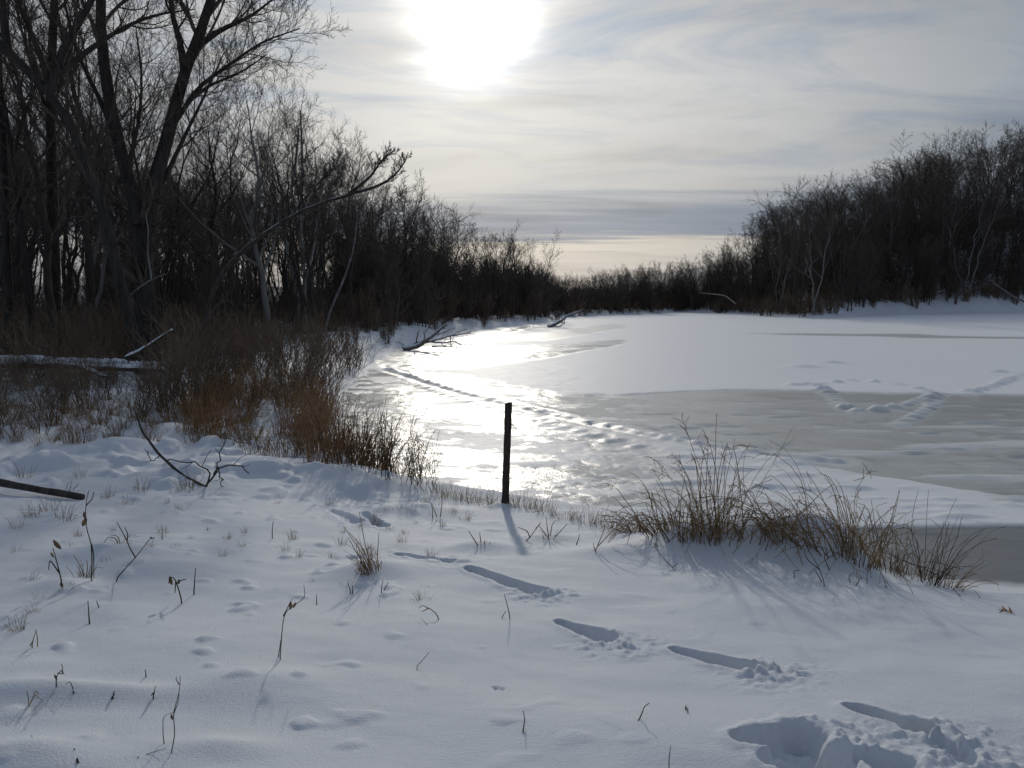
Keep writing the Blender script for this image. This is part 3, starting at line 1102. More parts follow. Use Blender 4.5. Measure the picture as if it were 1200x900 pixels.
W_NEAR, W_FAR = wood_proto(61, 0.010), wood_proto(62, 0.022)
mass('left_woodland', 'dense dark mass of bare stems deep in the left wood', 'woodland', W_NEAR,
     heights(scatter(rgt, 215, (-95, 10), (34, 210), zone(4, 90, -100, 668), 1.6), SKY_L, rgt, 1.8, 10, (0.35, 0.72)), rgt, None)
mass('left_woodland', 'solid dark mass of bare trees on the left bank towards the bend', 'woodland', W_FAR,
     heights(scatter(rgt, 210, (-60, 10), (55, 200), zone(3, 45, 400, 672), 1.6), SKY_L, rgt, 1.8, 12, (0.5, 0.84)), rgt, None)
mass('far_woodland', 'solid dark low mass of bare trees across the far end of the ice', 'woodland', W_FAR,
     heights(scatter(rgt, 150, (2, 60), (120, 230), zone(2, 45, 640, 860, 118), 1.8), SKY_R, rgt, 1.5, 12, (0.55, 0.9)), rgt, None)
mass('far_woodland', 'dense dark mass of bare stems beyond the far and right banks', 'woodland', W_FAR,
     heights(scatter(rgt, 430, (2, 200), (120, 300), zone(2, 90, 640, 1300, 118), 2.0, 20000), SKY_R, rgt, 1.8, 14, (0.38, 0.74)), rgt, None)


# ---- trees traced one by one
def trace(poly, dist, rg, n=12, jitter=0.25, pull=0.0):
    """pixel polyline -> points standing at that distance, wandering a little in depth"""
    q = resample(np.array(poly, float), n)
    off = np.cumsum(rg.normal(0, 1, n)) * jitter / math.sqrt(n)
    off -= off[0]
    off += np.linspace(0, 1, n) * pull
    return np.stack([at_depth(a, b, dist + o) for (a, b), o in zip(q, off)])


def custom_tree(name, label, dist, trunks, limbs, seed, mats=(M_BARKD, M_TWIG), rmin=0.006, n1=7, n2=8, n3=7, n4=4, up=0.4, l1=0.30, cat='tree', limb_range=(0.35, 0.98)):
    """trunks, limbs: (pixel polyline, start width px, end width px, pull in depth)"""
    rg = np.random.default_rng(seed)
    tr, cr = Tubes(), Tubes()
    allP, allR = [], []
    base = None
    for i, (poly, w0, w1, pull) in enumerate(trunks + limbs):
        P = trace(poly, dist, rg, 12, 0.3, pull)
        if i < len(trunks) and i == 0:
            base = P[0].copy()
        if i >= len(trunks):
            # start on the wood it grows from
            prev = np.concatenate([resample(a_, 160) for a_ in allP])
            j = np.argmin(np.abs(prev[:, 0] - P[0, 0]) + np.abs(prev[:, 2] - P[0, 2]))
            P[:, 1] += prev[j, 1] - P[0, 1]
            P += (prev[j] - P[0])[None] * np.linspace(1, 0, 12)[:, None] ** 2
            w1 = min(w1, 1.2)
        Rr = np.linspace(w0, w1, 12) * 0.5 * dist / FPX
        if i < len(trunks):
            Rr[0] *= 1.3
        tr.add(P, Rr, 8)
        allP.append(P)
        allR.append(Rr)
    A, B = np.array(allP), np.array(allR)
    P1, R1 = grow(rg, A, B, n1, 9, l1, 0.5, limb_range, (20, 60), up, 0.30, 0.15, rmin * 1.4, 0.3)
    cr.add(P1, R1, 5)
    P2, R2 = grow(rg, P1, R1, n2, 7, 0.55, 0.58, (0.15, 0.98), (18, 52), up * 0.5, 0.32, 0.25, rmin * 1.1, 0.4)
    cr.add(P2, R2, 4)
    P3, R3 = grow(rg, P2, R2, n3, 5, 0.58, 0.62, (0.15, 0.98), (15, 48), up * 0.3, 0.30, 0.35, rmin, 0.4)
    cr.add(P3, R3, 3)
    if n4:
        P4, R4 = grow(rg, P3, R3, n4, 3, 0.60, 0.7, (0.15, 0.95), (15, 45), 0.1, 0.25, 0.4, rmin * 0.8, 0.4)
        cr.add(P4, R4, 3)
    e = bpy.data.objects.new(name, None)
    COL.objects.link(e)
    e.location = base
    tag(e, label, cat)
    for nm, tb, m in (('trunk', tr, mats[0]), ('crown', cr, mats[1])):
        me = tb.mesh(nm)
        me.vertices.foreach_get
        co = np.empty(len(me.vertices) * 3, np.float32)
        me.vertices.foreach_get('co', co)
        co = co.reshape(-1, 3) - base.astype(np.float32)
        me.vertices.foreach_set('co', co.ravel())
        link(nm, me, e, [m])
    return e


custom_tree('forked_tree', 'large dark tree forking low into two thick trunks, tallest on the left', 25.0,
            [([(176, 440), (170, 360), (166, 300), (168, 245)], 29, 24, 0.0),
             ([(166, 262), (152, 215), (141, 180), (131, 140), (123, 85), (116, 35), (117, 0), (125, -120), (120, -260)], 17, 4, -1.0),
             ([(170, 262), (180, 215), (194, 172), (204, 133), (213, 85), (230, 50), (247, 15), (262, -60), (270, -240)], 18, 4, 1.0)],
            [([(214, 80), (205, 40), (193, 10), (180, -70)], 10, 4, -0.8),
             ([(196, 165), (215, 120), (245, 95), (275, 85), (310, 60)], 6, 2, 0.6),
             ([(204, 133), (225, 95), (260, 70), (300, 40), (345, 25)], 6, 2, -1.2),
             ([(175, 240), (190, 215), (215, 160), (235, 120), (262, 60)], 7, 2, 1.0),
             ([(141, 180), (120, 120), (95, 70), (80, 10), (75, -60)], 7, 3, 0.8),
             ([(230, 50), (255, 25), (285, 10), (320, -20)], 8, 3, 0.5),
             ([(160, 240), (150, 200), (165, 140), (168, 90), (160, 30)], 6, 2, -1.5)], 101, n1=13, n2=8, n3=6, n4=3, l1=0.44, rmin=0.0045)
custom_tree('leaning_tree', 'dark tree with a long trunk leaning left, thick bent boughs above', 23.0,
            [([(168, 440), (140, 330), (118, 230), (100, 178), (82, 140), (66, 112), (50, 95), (30, 80), (5, 58), (-40, 20), (-90, -40)], 15, 7, -0.8)],
            [([(75, 112), (80, 85), (85, 60), (98, 35), (116, 8), (140, -60), (150, -160)], 11, 4, 0.6),
             ([(68, 112), (60, 80), (45, 45), (30, 15), (22, -40)], 9, 3, -0.8),
             ([(78, 95), (100, 72), (122, 55), (150, 35), (186, 20), (232, 14)], 8, 3, 0.8),
             ([(20, 72), (16, 45), (14, 15), (12, -50), (16, -160)], 10, 4, 0.4)], 102, n1=13, n2=8, n3=6, n4=3, l1=0.38, rmin=0.0045)
custom_tree('straight_tree', 'dark upright trunk beside the leaning tree on the far left', 28.0,
            [([(66, 430), (64, 330), (62, 240), (60, 160), (58, 80), (66, 0), (62, -150)], 15, 6, 0.3)],
            [([(62, 150), (50, 110), (38, 60), (30, 0)], 6, 2, 0.6), ([(61, 130), (75, 90), (88, 40), (95, -20)], 6, 2, -0.6)], 103, n1=9, n2=7, n3=6, n4=2, l1=0.25)
custom_tree('slender_tree', 'slender twin-stemmed tree at the left edge of the wood', 26.0,
            [([(12, 430), (8, 300), (5, 200), (2, 110), (-10, 0)], 11, 5, 0.3), ([(40, 430), (32, 330), (22, 230), (10, 150), (-4, 90)], 9, 4, -0.3)],
            [([(14, 180), (25, 130), (38, 95), (45, 50)], 5, 2, 0.3)], 104, n1=9, n2=7, n3=6, n4=2, l1=0.26)
custom_tree('arching_tree', 'long pale-topped trunk arching out over the brush towards the river', 24.0,
            [([(232, 440), (244, 352), (255, 322), (285, 292), (320, 266), (352, 247), (385, 234), (412, 228)], 6.5, 3.4, -1.0)],
            [([(408, 229), (428, 216), (440, 206), (448, 192), (462, 182)], 4.5, 1.2, 0.2),
             ([(412, 228), (440, 222), (458, 214), (470, 203), (478, 190)], 4.5, 1.2, -0.5),
             ([(340, 254), (365, 225), (385, 205), (405, 190)], 3, 1, 0.8)], 105, mats=(M_ARCH, M_TWIG), n1=12, n2=8, n3=6, n4=4, l1=0.22, rmin=0.0045, limb_range=(0.55, 1.0))
custom_tree('pale_tree', 'slender pale-barked tree with several stems standing at the edge of the snowy bank', 47.0,
            [([(353, 394), (350, 350), (346, 330), (339, 310), (334, 285), (333, 255), (345, 210), (350, 150)], 5.5, 2.2, 0.0),
             ([(360, 393), (357, 350), (357, 310), (351, 270), (355, 200), (352, 130)], 4.5, 2, 0.5)],
            [([(357, 330), (366, 300), (372, 250), (380, 190)], 3, 1.2, 0.4)], 106, mats=(M_PALE, M_TWIG), n1=8, n2=6, n3=6, n4=3, l1=0.2, limb_range=(0.5, 1.0))
custom_tree('pale_sapling', 'pale leaning sapling beside the pale multi-stemmed tree', 46.0,
            [([(380, 390), (386, 365), (395, 345), (404, 325), (415, 290), (420, 240)], 3.4, 1.6, 0.3)], [], 107, mats=(M_PALE, M_TWIG), n1=8, n2=5, n3=5, n4=2, l1=0.2, limb_range=(0.5, 1.0))
# ------------------------------------------------------------------ shrubs


def shrub_mesh(seed, H=2.0, stems=10, n1=6, n2=3, rmin=0.0055, spread=0.5, r0=0.014, base=0.22, mat=M_SHRUB):
    rg = np.random.default_rng(seed)
    tb = Tubes()
    n = 7
    a = rg.uniform(0, 6.28, stems)
    h = H * rg.uniform(0.55, 1.0, stems)
    sp = rg.uniform(0.1, 1.0, stems) * spread
    t = np.linspace(0, 1, n)
    bx = np.cos(a) * base * rg.uniform(0, 1, stems)
    by = np.sin(a) * base * rg.uniform(0, 1, stems)
    w1 = np.cumsum(rg.normal(0, 0.03, (stems, n)), 1) * H
    w2 = np.cumsum(rg.normal(0, 0.03, (stems, n)), 1) * H
    P = np.stack([bx[:, None] + (np.cos(a) * sp * h)[:, None] * t ** 1.3 + w1, by[:, None] + (np.sin(a) * sp * h)[:, None] * t ** 1.3 + w2,
                  -0.15 + h[:, None] * t * (1 - 0.12 * sp[:, None] * t)], 2)
    Q = np.maximum(r0 * rg.uniform(0.6, 1.2, stems)[:, None] * (1 - 0.75 * t), rmin)
    tb.add(P, Q, 4)
    P1, R1 = grow(rg, P, Q, n1, 5, 0.38, 0.65, (0.2, 0.98), (20, 55), 0.45, 0.4, 0.4, rmin, 0.4)
    tb.add(P1, R1, 3)
    if n2:
        P2, R2 = grow(rg, P1, R1, n2, 3, 0.48, 0.7, (0.2, 1.0), (20, 55), 0.3, 0.4, 0.5, rmin * 0.8, 0.3)
        tb.add(P2, R2, 3)
    me = tb.mesh('shrub', False)
    me.materials.append(mat)
    return me


SHRUBS = [shrub_mesh(201), shrub_mesh(202, stems=8, spread=0.8), shrub_mesh(203, stems=14, spread=0.35, H=2.3), shrub_mesh(204, mat=M_BRAMBLE, spread=0.7),
          shrub_mesh(205, mat=M_BRAMBLE, stems=13, H=1.8, spread=0.6), shrub_mesh(206, stems=9, spread=1.0, H=1.8)]
FSHRUB = [shrub_mesh(211, rmin=0.014, r0=0.03, mat=M_BRAMBLE, n2=3), shrub_mesh(212, rmin=0.014, r0=0.03, stems=14, mat=M_SHRUB, n2=3)]
rgs = np.random.default_rng(77)


def put(name, me, x, y, s, label, cat, group, rg, sz=1.0, z=None):
    o = bpy.data.objects.new(name, me)
    COL.objects.link(o)
    o.location = (x, y, gz(x, y) if z is None else z)
    o.scale = (s, s, s * sz)
    o.rotation_euler = (rg.normal(0, 0.06), rg.normal(0, 0.06), rg.uniform(0, 6.28))
    tag(o, label, cat, group)
    return o


def ok_sh(x, y):
    s = shore(x, y)
    px, py = px_of(x, y, ground(x, y))
    lim = np.interp(px, [-40, 0, 70, 130, 200, 260, 330, 440], [530, 525, 520, 505, 490, 490, 500, 470])
    return (s > 0.4) & (s < 40) & (px > -40) & (px < 440) & (py < lim)


SK = ['spreading', 'wide', 'upright', 'reddish spreading', 'reddish bushy', 'low sprawling']
for (x, y) in scatter(rgs, 125, (-24, -2), (13, 34), ok_sh, 0.6):
    px, _ = px_of(x, y, 1)
    s = rgs.uniform(0.7, 1.25) * (0.48 if (y < 20.8 and px < 235) else 0.75 if y < 16 else 1.0)
    k = int(rgs.choice([3, 4, 0, 1]) if px > 235 else rgs.choice([0, 1, 2, 5, 4]))
    where = ('in the brush between the rust-coloured grass and the wood' if px > 235 else 'in the thicket in front of the snowy log' if y < 20.5 else 'in the thicket behind the snowy log')
    put('shrub', SHRUBS[k], x, y, s, '%s bare shrub %s' % (SK[k], where), 'shrub', '%s bare shrubs %s' % (SK[k], where), rgs)
def ok_front(x, y):
    px, py = px_of(x, y, ground(x, y))
    return (shore(x, y) > 0.5) & (px > -30) & (px < 245) & (py < np.interp(px, [0, 70, 130, 200, 245], [528, 520, 508, 490, 492])) & (y < 19.5)


for (x, y) in scatter(rgs, 38, (-16, -3), (12.5, 19.5), ok_front, 0.45):
    k = int(rgs.choice([0, 1, 2, 5]))
    px = px_of(x, y, 1)[0]
    where = 'of the front thicket at the left edge' if px < 100 else 'of the front thicket next to the rust-coloured grass'
    put('shrub', SHRUBS[k], x, y, rgs.uniform(0.45, 0.66) * (1.0 if px < 185 else 1.6), '%s bare shrub %s' % (SK[k], where), 'shrub', '%s bare shrubs %s' % (SK[k], where), rgs, 1.0)
FK = ['reddish-brown', 'dark grey']
for (x, y) in scatter(rgs, 45, (-12, 8), (38, 112), zone(0.8, 7, 250, 670), 1.0):
    k = int(rgs.integers(2))
    px = px_of(x, y, 1)[0]
    where = 'on the bank under the left wood, %s the fallen tree' % ('short of' if px < 480 else 'beyond')
    put('shrub', FSHRUB[k], x, y, rgs.uniform(0.35, 0.8), '%s low bush %s' % (FK[k], where), 'shrub', '%s low bushes %s' % (FK[k], where), rgs)
for (x, y) in scatter(rgs, 75, (36, 140), (114, 205), lambda x, y: zone(0.5, 9, 835, 1230)(x, y) & ((shore(x, y) > 4.5) | (x < 52)), 1.5):
    k = int(rgs.integers(2))
    px = px_of(x, y, 1)[0]
    where = 'at the foot of the right wood, %s the pale snowbank' % ('left of' if px < 1000 else 'along')
    put('shrub', FSHRUB[k], x, y, rgs.uniform(0.8, 1.8), '%s bush %s' % (FK[k], where), 'shrub', '%s bushes %s' % (FK[k], where), rgs)
for (x, y) in scatter(rgs, 40, (5, 44), (120, 185), zone(0.6, 6, 650, 850), 1.3):
    k = int(rgs.integers(2))
    put('shrub', FSHRUB[k], x, y, rgs.uniform(0.7, 1.5), '%s bush along the far end of the ice' % FK[k], 'shrub', '%s bushes along the far bank' % FK[k], rgs)

# the tangled undergrowth inside the woods, beyond counting
up_ = [(x, y, gz(x, y) - 0.05, rgs.uniform(0.7, 1.5)) for (x, y) in scatter(rgs, 520, (-70, 6), (20, 120), zone(2.5, 45, -60, 640), 0.9)]
mass('undergrowth', 'tangled brown undergrowth filling the floor of the left wood', 'undergrowth', SHRUBS[0], up_, rgs, None)
up_ = [(x, y, gz(x, y) - 0.05, rgs.uniform(1.2, 2.6)) for (x, y) in scatter(rgs, 520, (2, 150), (114, 235), zone(3.0, 40, 640, 1260, 112), 1.4)]
mass('undergrowth', 'dark undergrowth under the trees of the far and right banks', 'undergrowth', FSHRUB[1], up_, rgs, None)

up_ = [(x, y, gz(x, y) - 0.05, rgs.uniform(0.9, 2.2)) for (x, y) in scatter(rgs, 260, (-40, 9), (52, 150), zone(3.0, 30, 330, 672), 1.2)]
mass('undergrowth', 'dark undergrowth under the trees of the left bank towards the bend', 'undergrowth', FSHRUB[1], up_, rgs, None)

# ------------------------------------------------------------------ grass clumps


def grass_mesh(seed, n=90, H=0.8, base=0.16, droop=0.5, r=0.0028, lean=(0, 0), heads=0.0, mat=M_STRAW, n_pts=8, spread=0.35, kinks=0.3):
    rg = np.random.default_rng(seed)
    tb = Tubes()
    a = rg.uniform(0, 6.28, n)
    br = base * np.sqrt(rg.uniform(0, 1, n))
    bx, by = np.cos(a) * br, np.sin(a) * br
    h = H * rg.uniform(0.35, 1.0, n) ** 0.9
    out = a + rg.normal(0, 0.6, n)
    dx = np.cos(out) * spread * rg.uniform(0.1, 1, n) + lean[0]
    dy = np.sin(out) * spread * rg.uniform(0.1, 1, n) + lean[1]
    el = np.ones(n)
    D = unit(np.stack([dx, dy, el], 1))
    P = np.zeros((n, n_pts, 3))
    P[:, 0] = np.stack([bx, by, np.full(n, -0.06)], 1)
    dr = droop * rg.uniform(0.2, 1.3, n)
    st = (h / (n_pts - 1))[:, None]
    side = unit(np.stack([dx, dy, np.zeros(n)], 1))
    kink = np.where(rg.uniform(0, 1, n) < kinks, rg.integers(2, n_pts, n), -1)
    kdir = rg.normal(0, 0.7, (n, 3)) + np.array([0, 0, -0.35])
    for k in range(1, n_pts):
        fk = (k / (n_pts - 1)) ** 1.6
        D = unit(D + (np.array([0, 0, -0.55]) + side * 0.30) * (dr * fk)[:, None] + rg.normal(0, 0.07, (n, 3)))
        kb = (kink == k)
        if kb.any():
            D[kb] = unit(D[kb] * 0.5 + kdir[kb])
        P[:, k] = P[:, k - 1] + D * st
    rr = r * rg.uniform(0.6, 1.4, n)[:, None] * np.linspace(1, 0.45, n_pts)[None]
    tb.add(P, rr, 3)
    if heads:
        m = rg.uniform(0, 1, n) < heads
        if m.any():
            Pm, Rm = P[m], rr[m]
            C, Rc = grow(rg, Pm, Rm, 5, 3, 0.10, 0.9, (0.82, 1.0), (15, 60), -0.5, 0.3, 0.6, r * 0.7, 0.1)
            tb.add(C, Rc, 3)
    me = tb.mesh('grass', False)
    me.materials.append(mat)
    return me


# rust-coloured grass beside the river on the left: clumps in view, each a thing
RUST = [grass_mesh(301, 75, 1.05, 0.28, 0.35, 0.0048, mat=M_ORANGE), grass_mesh(302, 80, 0.9, 0.32, 0.7, 0.0046, mat=M_ORANGE, kinks=0.5),
        grass_mesh(303, 65, 1.2, 0.28, 0.3, 0.0048, mat=M_REED, heads=0.4), grass_mesh(304, 70, 0.75, 0.3, 0.7, 0.0044, mat=M_STRAW, kinks=0.5)]
rgg = np.random.default_rng(909)


def ok_rust(x, y):
    px, py = px_of(x, y, ground(x, y))
    up_ = np.interp(px, [225, 300, 400, 500], [470, 455, 470, 520])
    dn = np.interp(px, [225, 290, 350, 430, 500, 520], [515, 532, 540, 562, 572, 574])
    return (shore(x, y) > 0.25) & (px > 228) & (px < 505) & (py > up_) & (py < dn)


def ok_tuft(x, y):
    px, py = px_of(x, y, ground(x, y))
    return (shore(x, y) > 0.5) & (px > -20) & (px < 250) & (py > 478) & (py < 545)


for (x, y) in scatter(rgg, 60, (-7, 0), (10, 22), ok_rust, 0.34):
    k = int(rgg.choice([0, 0, 1, 2, 2, 3]))
    px, py = px_of(x, y, gz(x, y))
    where = 'at the front of the stand' if py > np.interp(px, [225, 290, 350, 430, 500], [498, 515, 525, 545, 560]) else 'in the middle of the stand' if px < 400 else 'on the river side of the stand'
    kd = ('upright rust-coloured', 'drooping rust-coloured', 'tall feathery tan', 'low straw-coloured')[k]
    put('grass_clump', RUST[k], x, y, rgg.uniform(0.7, 1.15), '%s grass clump %s beside the ice' % (kd, where), 'dry grass', '%s clumps %s' % (kd, where), rgg)
for (x, y) in scatter(rgg, 46, (-14, -3), (12, 20), ok_tuft, 0.5):
    k = int(rgg.choice([1, 3, 3]))
    px, py = px_of(x, y, gz(x, y))
    where = 'at the left edge of the snow' if px < 70 else 'below the snowy log' if px < 165 else 'behind the fallen branch'
    put('grass_clump', RUST[k], x, y, rgg.uniform(0.35, 0.75), '%s tuft %s, under the thicket' % (('short rusty', 'short straw')[k == 3], where), 'dry grass', '%s tufts %s' % (('rusty', 'straw')[k == 3], where), rgg)
# dark weed stalks standing at the river side of the rust grass
WEED = [shrub_mesh(221, H=0.9, stems=7, n1=4, n2=0, rmin=0.0035, r0=0.006, spread=0.35, base=0.2, mat=M_STALK), shrub_mesh(222, H=1.1, stems=5, n1=5, n2=2, rmin=0.0035, r0=0.007, spread=0.5, base=0.15, mat=M_STALK)]
for (px, py, s) in [(430, 560, 1.0), (450, 563, 1.1), (468, 566, 0.95), (485, 570, 0.9), (497, 572, 0.8), (415, 552, 1.2), (478, 560, 1.1), (440, 548, 1.2), (510, 578, 0.6), (395, 548, 1.1)]:
    p_ = at_ground(px, py)
    put('weed', WEED[rgg.integers(2)], p_[0], p_[1], s, 'dark dry weed stalks at the river side of the rust-coloured grass', 'weed', 'weed stalks by the river edge', rgg)
# tufts along the brink round the post
TUFT = [grass_mesh(311, 36, 0.32, 0.10, 0.5, 0.0026, mat=M_STRAW, n_pts=5), grass_mesh(312, 28, 0.26, 0.12, 0.8, 0.0026, mat=M_STRAW, n_pts=5), grass_mesh(313, 22, 0.38, 0.08, 0.4, 0.0026, mat=M_REED, n_pts=5)]
for i, (px, py) in enumerate([(515, 578), (522, 583), (530, 582), (538, 586), (545, 584), (553, 588), (561, 586), (570, 590), (580, 588), (603, 590), (612, 592), (622, 595), (640, 598), (652, 603), (664, 606), (675, 608), (688, 612), (700, 612), (712, 616), (725, 618)]):
    p_ = at_ground(px, py + 2)
    put('grass_tuft', TUFT[rgg.integers(3)], p_[0], p_[1], rgg.uniform(0.6, 1.1), 'small straw tuft on the brink %s the post' % ('left of' if px < 592 else 'right of'), 'dry grass',
        'straw tufts on the brink ' + ('left of the post' if px < 592 else 'right of the post'), rgg)

# clumps on the snowy hump at the right, each its own mesh
MOUND = [
    ((745, 622), dict(n=34, H=0.42, base=0.12, droop=0.9, lean=(-0.5, 0)), M_STRAW, 'low straw tuft at the left end of the grassy hump'),
    ((775, 622), dict(n=44, H=0.62, base=0.14, droop=0.9, lean=(-0.45, 0), heads=0.25), M_REED, 'drooping brown grass clump leaning left over the ice on the hump'),
    ((800, 625), dict(n=60, H=0.55, base=0.16, droop=0.7, lean=(-0.1, 0)), M_REED, 'bushy brown grass clump beside the tallest reeds'),
    ((830, 628), dict(n=44, H=0.85, base=0.13, droop=0.35, lean=(0.0, 0), heads=0.3), M_REED, 'tall straight brown reeds rising from the middle of the hump'),
    ((850, 630), dict(n=32, H=1.02, base=0.10, droop=0.22, lean=(0.08, 0), heads=0.35, spread=0.25), M_REED, 'tallest brown reeds with feathery tips on the hump'),
    ((880, 625), dict(n=34, H=0.40, base=0.16, droop=0.9), M_STRAW, 'low curled straw tuft at the foot of the tallest reeds'),
    ((915, 625), dict(n=40, H=0.62, base=0.14, droop=0.6, lean=(-0.25, 0), heads=0.2), M_REED, 'brown grass clump between the reeds and the arching clump'),
    ((945, 635), dict(n=34, H=0.92, base=0.10, droop=0.6, lean=(-0.55, 0), heads=0.4), M_REED, 'arching brown grass clump bowing left across the hump'),
    ((985, 648), dict(n=44, H=0.78, base=0.14, droop=0.5, lean=(-0.3, 0), heads=0.3), M_REED, 'brown grass clump with bent tips right of the arching clump'),
    ((1010, 655), dict(n=60, H=0.60, base=0.15, droop=0.6), M_REED, 'thick brown grass tussock on the right shoulder of the hump'),
    ((1040, 668), dict(n=32, H=0.80, base=0.14, droop=0.25, lean=(-0.1, 0), heads=0.2), M_STALK, 'dark upright grass stalks right of the thick tussock'),
    ((1065, 676), dict(n=32, H=0.62, base=0.15, droop=0.3, lean=(0.1, 0)), M_REED, 'thin brown grass at the downhill end of the hump'),
    ((1092, 684), dict(n=30, H=0.75, base=0.10, droop=0.2, lean=(0.2, 0)), M_STALK, 'sparse dark stalks leaning right at the lowest end of the hump'),
    ((1112, 690), dict(n=16, H=0.45, base=0.08, droop=0.5, lean=(0.5, 0)), M_ORANGE, 'few rusty stems leaning right past the end of the hump'),
]
for i, (pxy, kw, m, lab) in enumerate(MOUND):
    p_ = at_ground(*pxy)
    put('grass_clump', grass_mesh(400 + i, mat=m, r=0.0040, kinks=0.55, **dict(kw, n=int(kw['n'] * 1.1), H=kw['H'] * (1.12 + 0.35 * smooth(pxy[0], 960, 1080)), droop=kw['droop'] * 1.3, spread=0.55)), p_[0], p_[1], 1.0, lab, 'dry grass', None, rgg)
    COL.objects[-1].rotation_euler = (0, 0, 0)

# ------------------------------------------------------------------ single twigs and stalks in the snow


def stems(name, label, cat, base_px, polys, w=1.6, mat=M_STALK, seed=0, depth=0.05, tuft=None, leaf=None, extra=()):
    """pixel polylines that grow at base_px; stands upright in the snow there"""
    rg = np.random.default_rng(seed + 5000)
    b = at_ground(*base_px)
    dist = b[1]
    tb = Tubes()
    for j, poly in enumerate(polys):
        n = max(5, 3 * len(poly))
        q = resample(np.array(poly, float), n)
        off = np.cumsum(rg.normal(0, 1, n)) * depth / math.sqrt(n)
        P = np.stack([at_depth(u, v, dist + o) for (u, v), o in zip(q, off)])
        if j == 0:
            P[0, 2] = min(P[0, 2], gz(P[0, 0], P[0, 1])) - 0.05
        Rr = np.linspace(w, w * 0.5, n) * 0.40 * dist / FPX
        tb.add(P - b, Rr, 5)
    if leaf:
        for (lx, ly, s) in leaf:
            c = at_depth(lx, ly, dist) - b
            # a curled dead leaf
            u = np.linspace(-1, 1, 7)
            ang = rg.uniform(0, 3.1)
            s_ = s * dist / FPX
            ax = np.array([math.cos(ang) * 0.5, rg.uniform(-0.4, 0.4), -0.8])
            ax /= np.linalg.norm(ax)
            sd2 = np.cross(ax, [0, 1, 0.2])
            sd2 /= np.linalg.norm(sd2)
            nn = np.cross(ax, sd2)
            V, F = [], []
            for i_, uu in enumerate(u):
                wd = (1 - uu * uu) * 0.55 + 0.03
                for sgn in (-1, 0, 1):
                    V.append(c + (ax * uu + sd2 * sgn * wd * 0.7 + nn * (abs(sgn) * wd * 0.6 + 0.2 * uu * uu)) * s_)
            for i_ in range(6):
                for k_ in range(2):
                    a_ = i_ * 3 + k_
                    F.append((a_, a_ + 1, a_ + 4, a_ + 3))
            tb.raw(V, F)
    me = tb.mesh(name)
    o = link(name, me, None, [mat])
    o.location = b
    tag(o, label, cat)
    if tuft:
        n_, H_, dr_ = tuft
        g = grass_mesh(seed + 900, n_, H_, 0.05, dr_, 0.0022, mat=M_STRAW, n_pts=5)
        g2 = link('grass_blades', g, o)
    return o


S = stems
S('dead_stalk', 'dark dead stalk with a curled leaf at its top, left foreground', 'stalk', (73, 692), [[(73, 693), (72, 680), (67, 660), (62, 642)], [(70, 672), (58, 655), (57, 668)]], 2.4, M_STALK, 1, leaf=[(68, 637, 8), (62, 650, 4), (73, 684, 5)], tuft=(14, 0.14, 0.8))
S('dead_stalk', 'tall thin dead stalk with a dark leaf clump, beyond the curled-leaf stalk', 'stalk', (108, 679), [[(107, 680), (108, 660), (107, 637), (102, 622), (100, 605), (101, 587), (104, 575)], [(107, 637), (110, 650), (110, 678)], [(101, 592), (108, 585), (110, 576)]], 2.0, M_STALK, 2, leaf=[(100, 611, 7), (100, 604, 5)])
S('grass_tuft', 'yellowish upright tuft next to the tall dead stalk', 'dry grass', (100, 676), [[(99, 677), (95, 664), (86, 650)], [(101, 677), (103, 662), (101, 656)]], 1.6, M_STRAW, 3, tuft=(26, 0.22, 0.4))
S('forked_twig', 'dark V-shaped twig crossing a low snow hump, left foreground', 'twig', (135, 680), [[(134, 681), (146, 667), (160, 652), (175, 632)], [(159, 654), (152, 642), (147, 630), (137, 612)], [(149, 634), (150, 626), (146, 618)]], 2.0, M_STALK, 4)
S('grass_tuft', 'drooping straw tuft on the hump behind the V-shaped twig', 'dry grass', (138, 640), [[(140, 641), (135, 630), (126, 629), (122, 637)], [(142, 641), (138, 628), (130, 627)]], 1.8, M_STRAW, 5, tuft=(24, 0.16, 1.2))
S('dead_sprig', 'dark drooping sprig beside the V-shaped twig', 'twig', (180, 634), [[(184, 636), (180, 630), (174, 636)], [(180, 630), (177, 640)], [(190, 634), (190, 624)]], 2.0, M_STALK, 6, leaf=[(178, 632, 4)])
S('dead_weed', 'bent dark weed with drooping leaves, in the middle of the left snow', 'weed', (213, 704), [[(213, 705), (210, 693), (206, 680), (201, 675), (197, 684)], [(206, 685), (212, 680), (218, 679)], [(206, 682), (205, 695)]], 2.2, M_STALK, 7, leaf=[(201, 680, 6), (210, 681, 4)])
S('straight_twig', 'straight dark twig beside the bent dark weed', 'twig', (227, 695), [[(227, 696), (228, 682), (229, 666)]], 2.2, M_STALK, 8)
S('straight_twig', 'straight dark twig standing alone left of centre-left snow', 'twig', (105, 732), [[(105, 733), (104, 718), (103, 704)]], 2.4, M_STALK, 9)
S('short_twig', 'short slanting twig just right of the lone straight twig', 'twig', (117, 716), [[(117, 716), (115, 709), (113, 704)]], 2.0, M_STALK, 10)
S('bent_grass', 'grass stem bent into an A shape at the left edge', 'dry grass', (38, 758), [[(37, 758), (40, 746), (43, 737)], [(44, 758), (44, 747), (42, 738)], [(35, 757), (39, 750)]], 1.8, M_REED, 11)
S('dead_sprig', 'small leafy sprig below the A-shaped grass', 'twig', (66, 798), [[(65, 797), (68, 789), (74, 784), (72, 778)], [(68, 789), (76, 790)]], 1.8, M_STALK, 12, leaf=[(66, 793, 4), (74, 787, 3)])
S('grass_tuft', 'brown looping tuft near the lower left corner', 'dry grass', (36, 824), [[(34, 826), (33, 816), (31, 809)], [(36, 824), (40, 813), (49, 820)], [(37, 823), (42, 808), (48, 818)]], 1.8, M_REED, 13, tuft=(10, 0.10, 1.0))
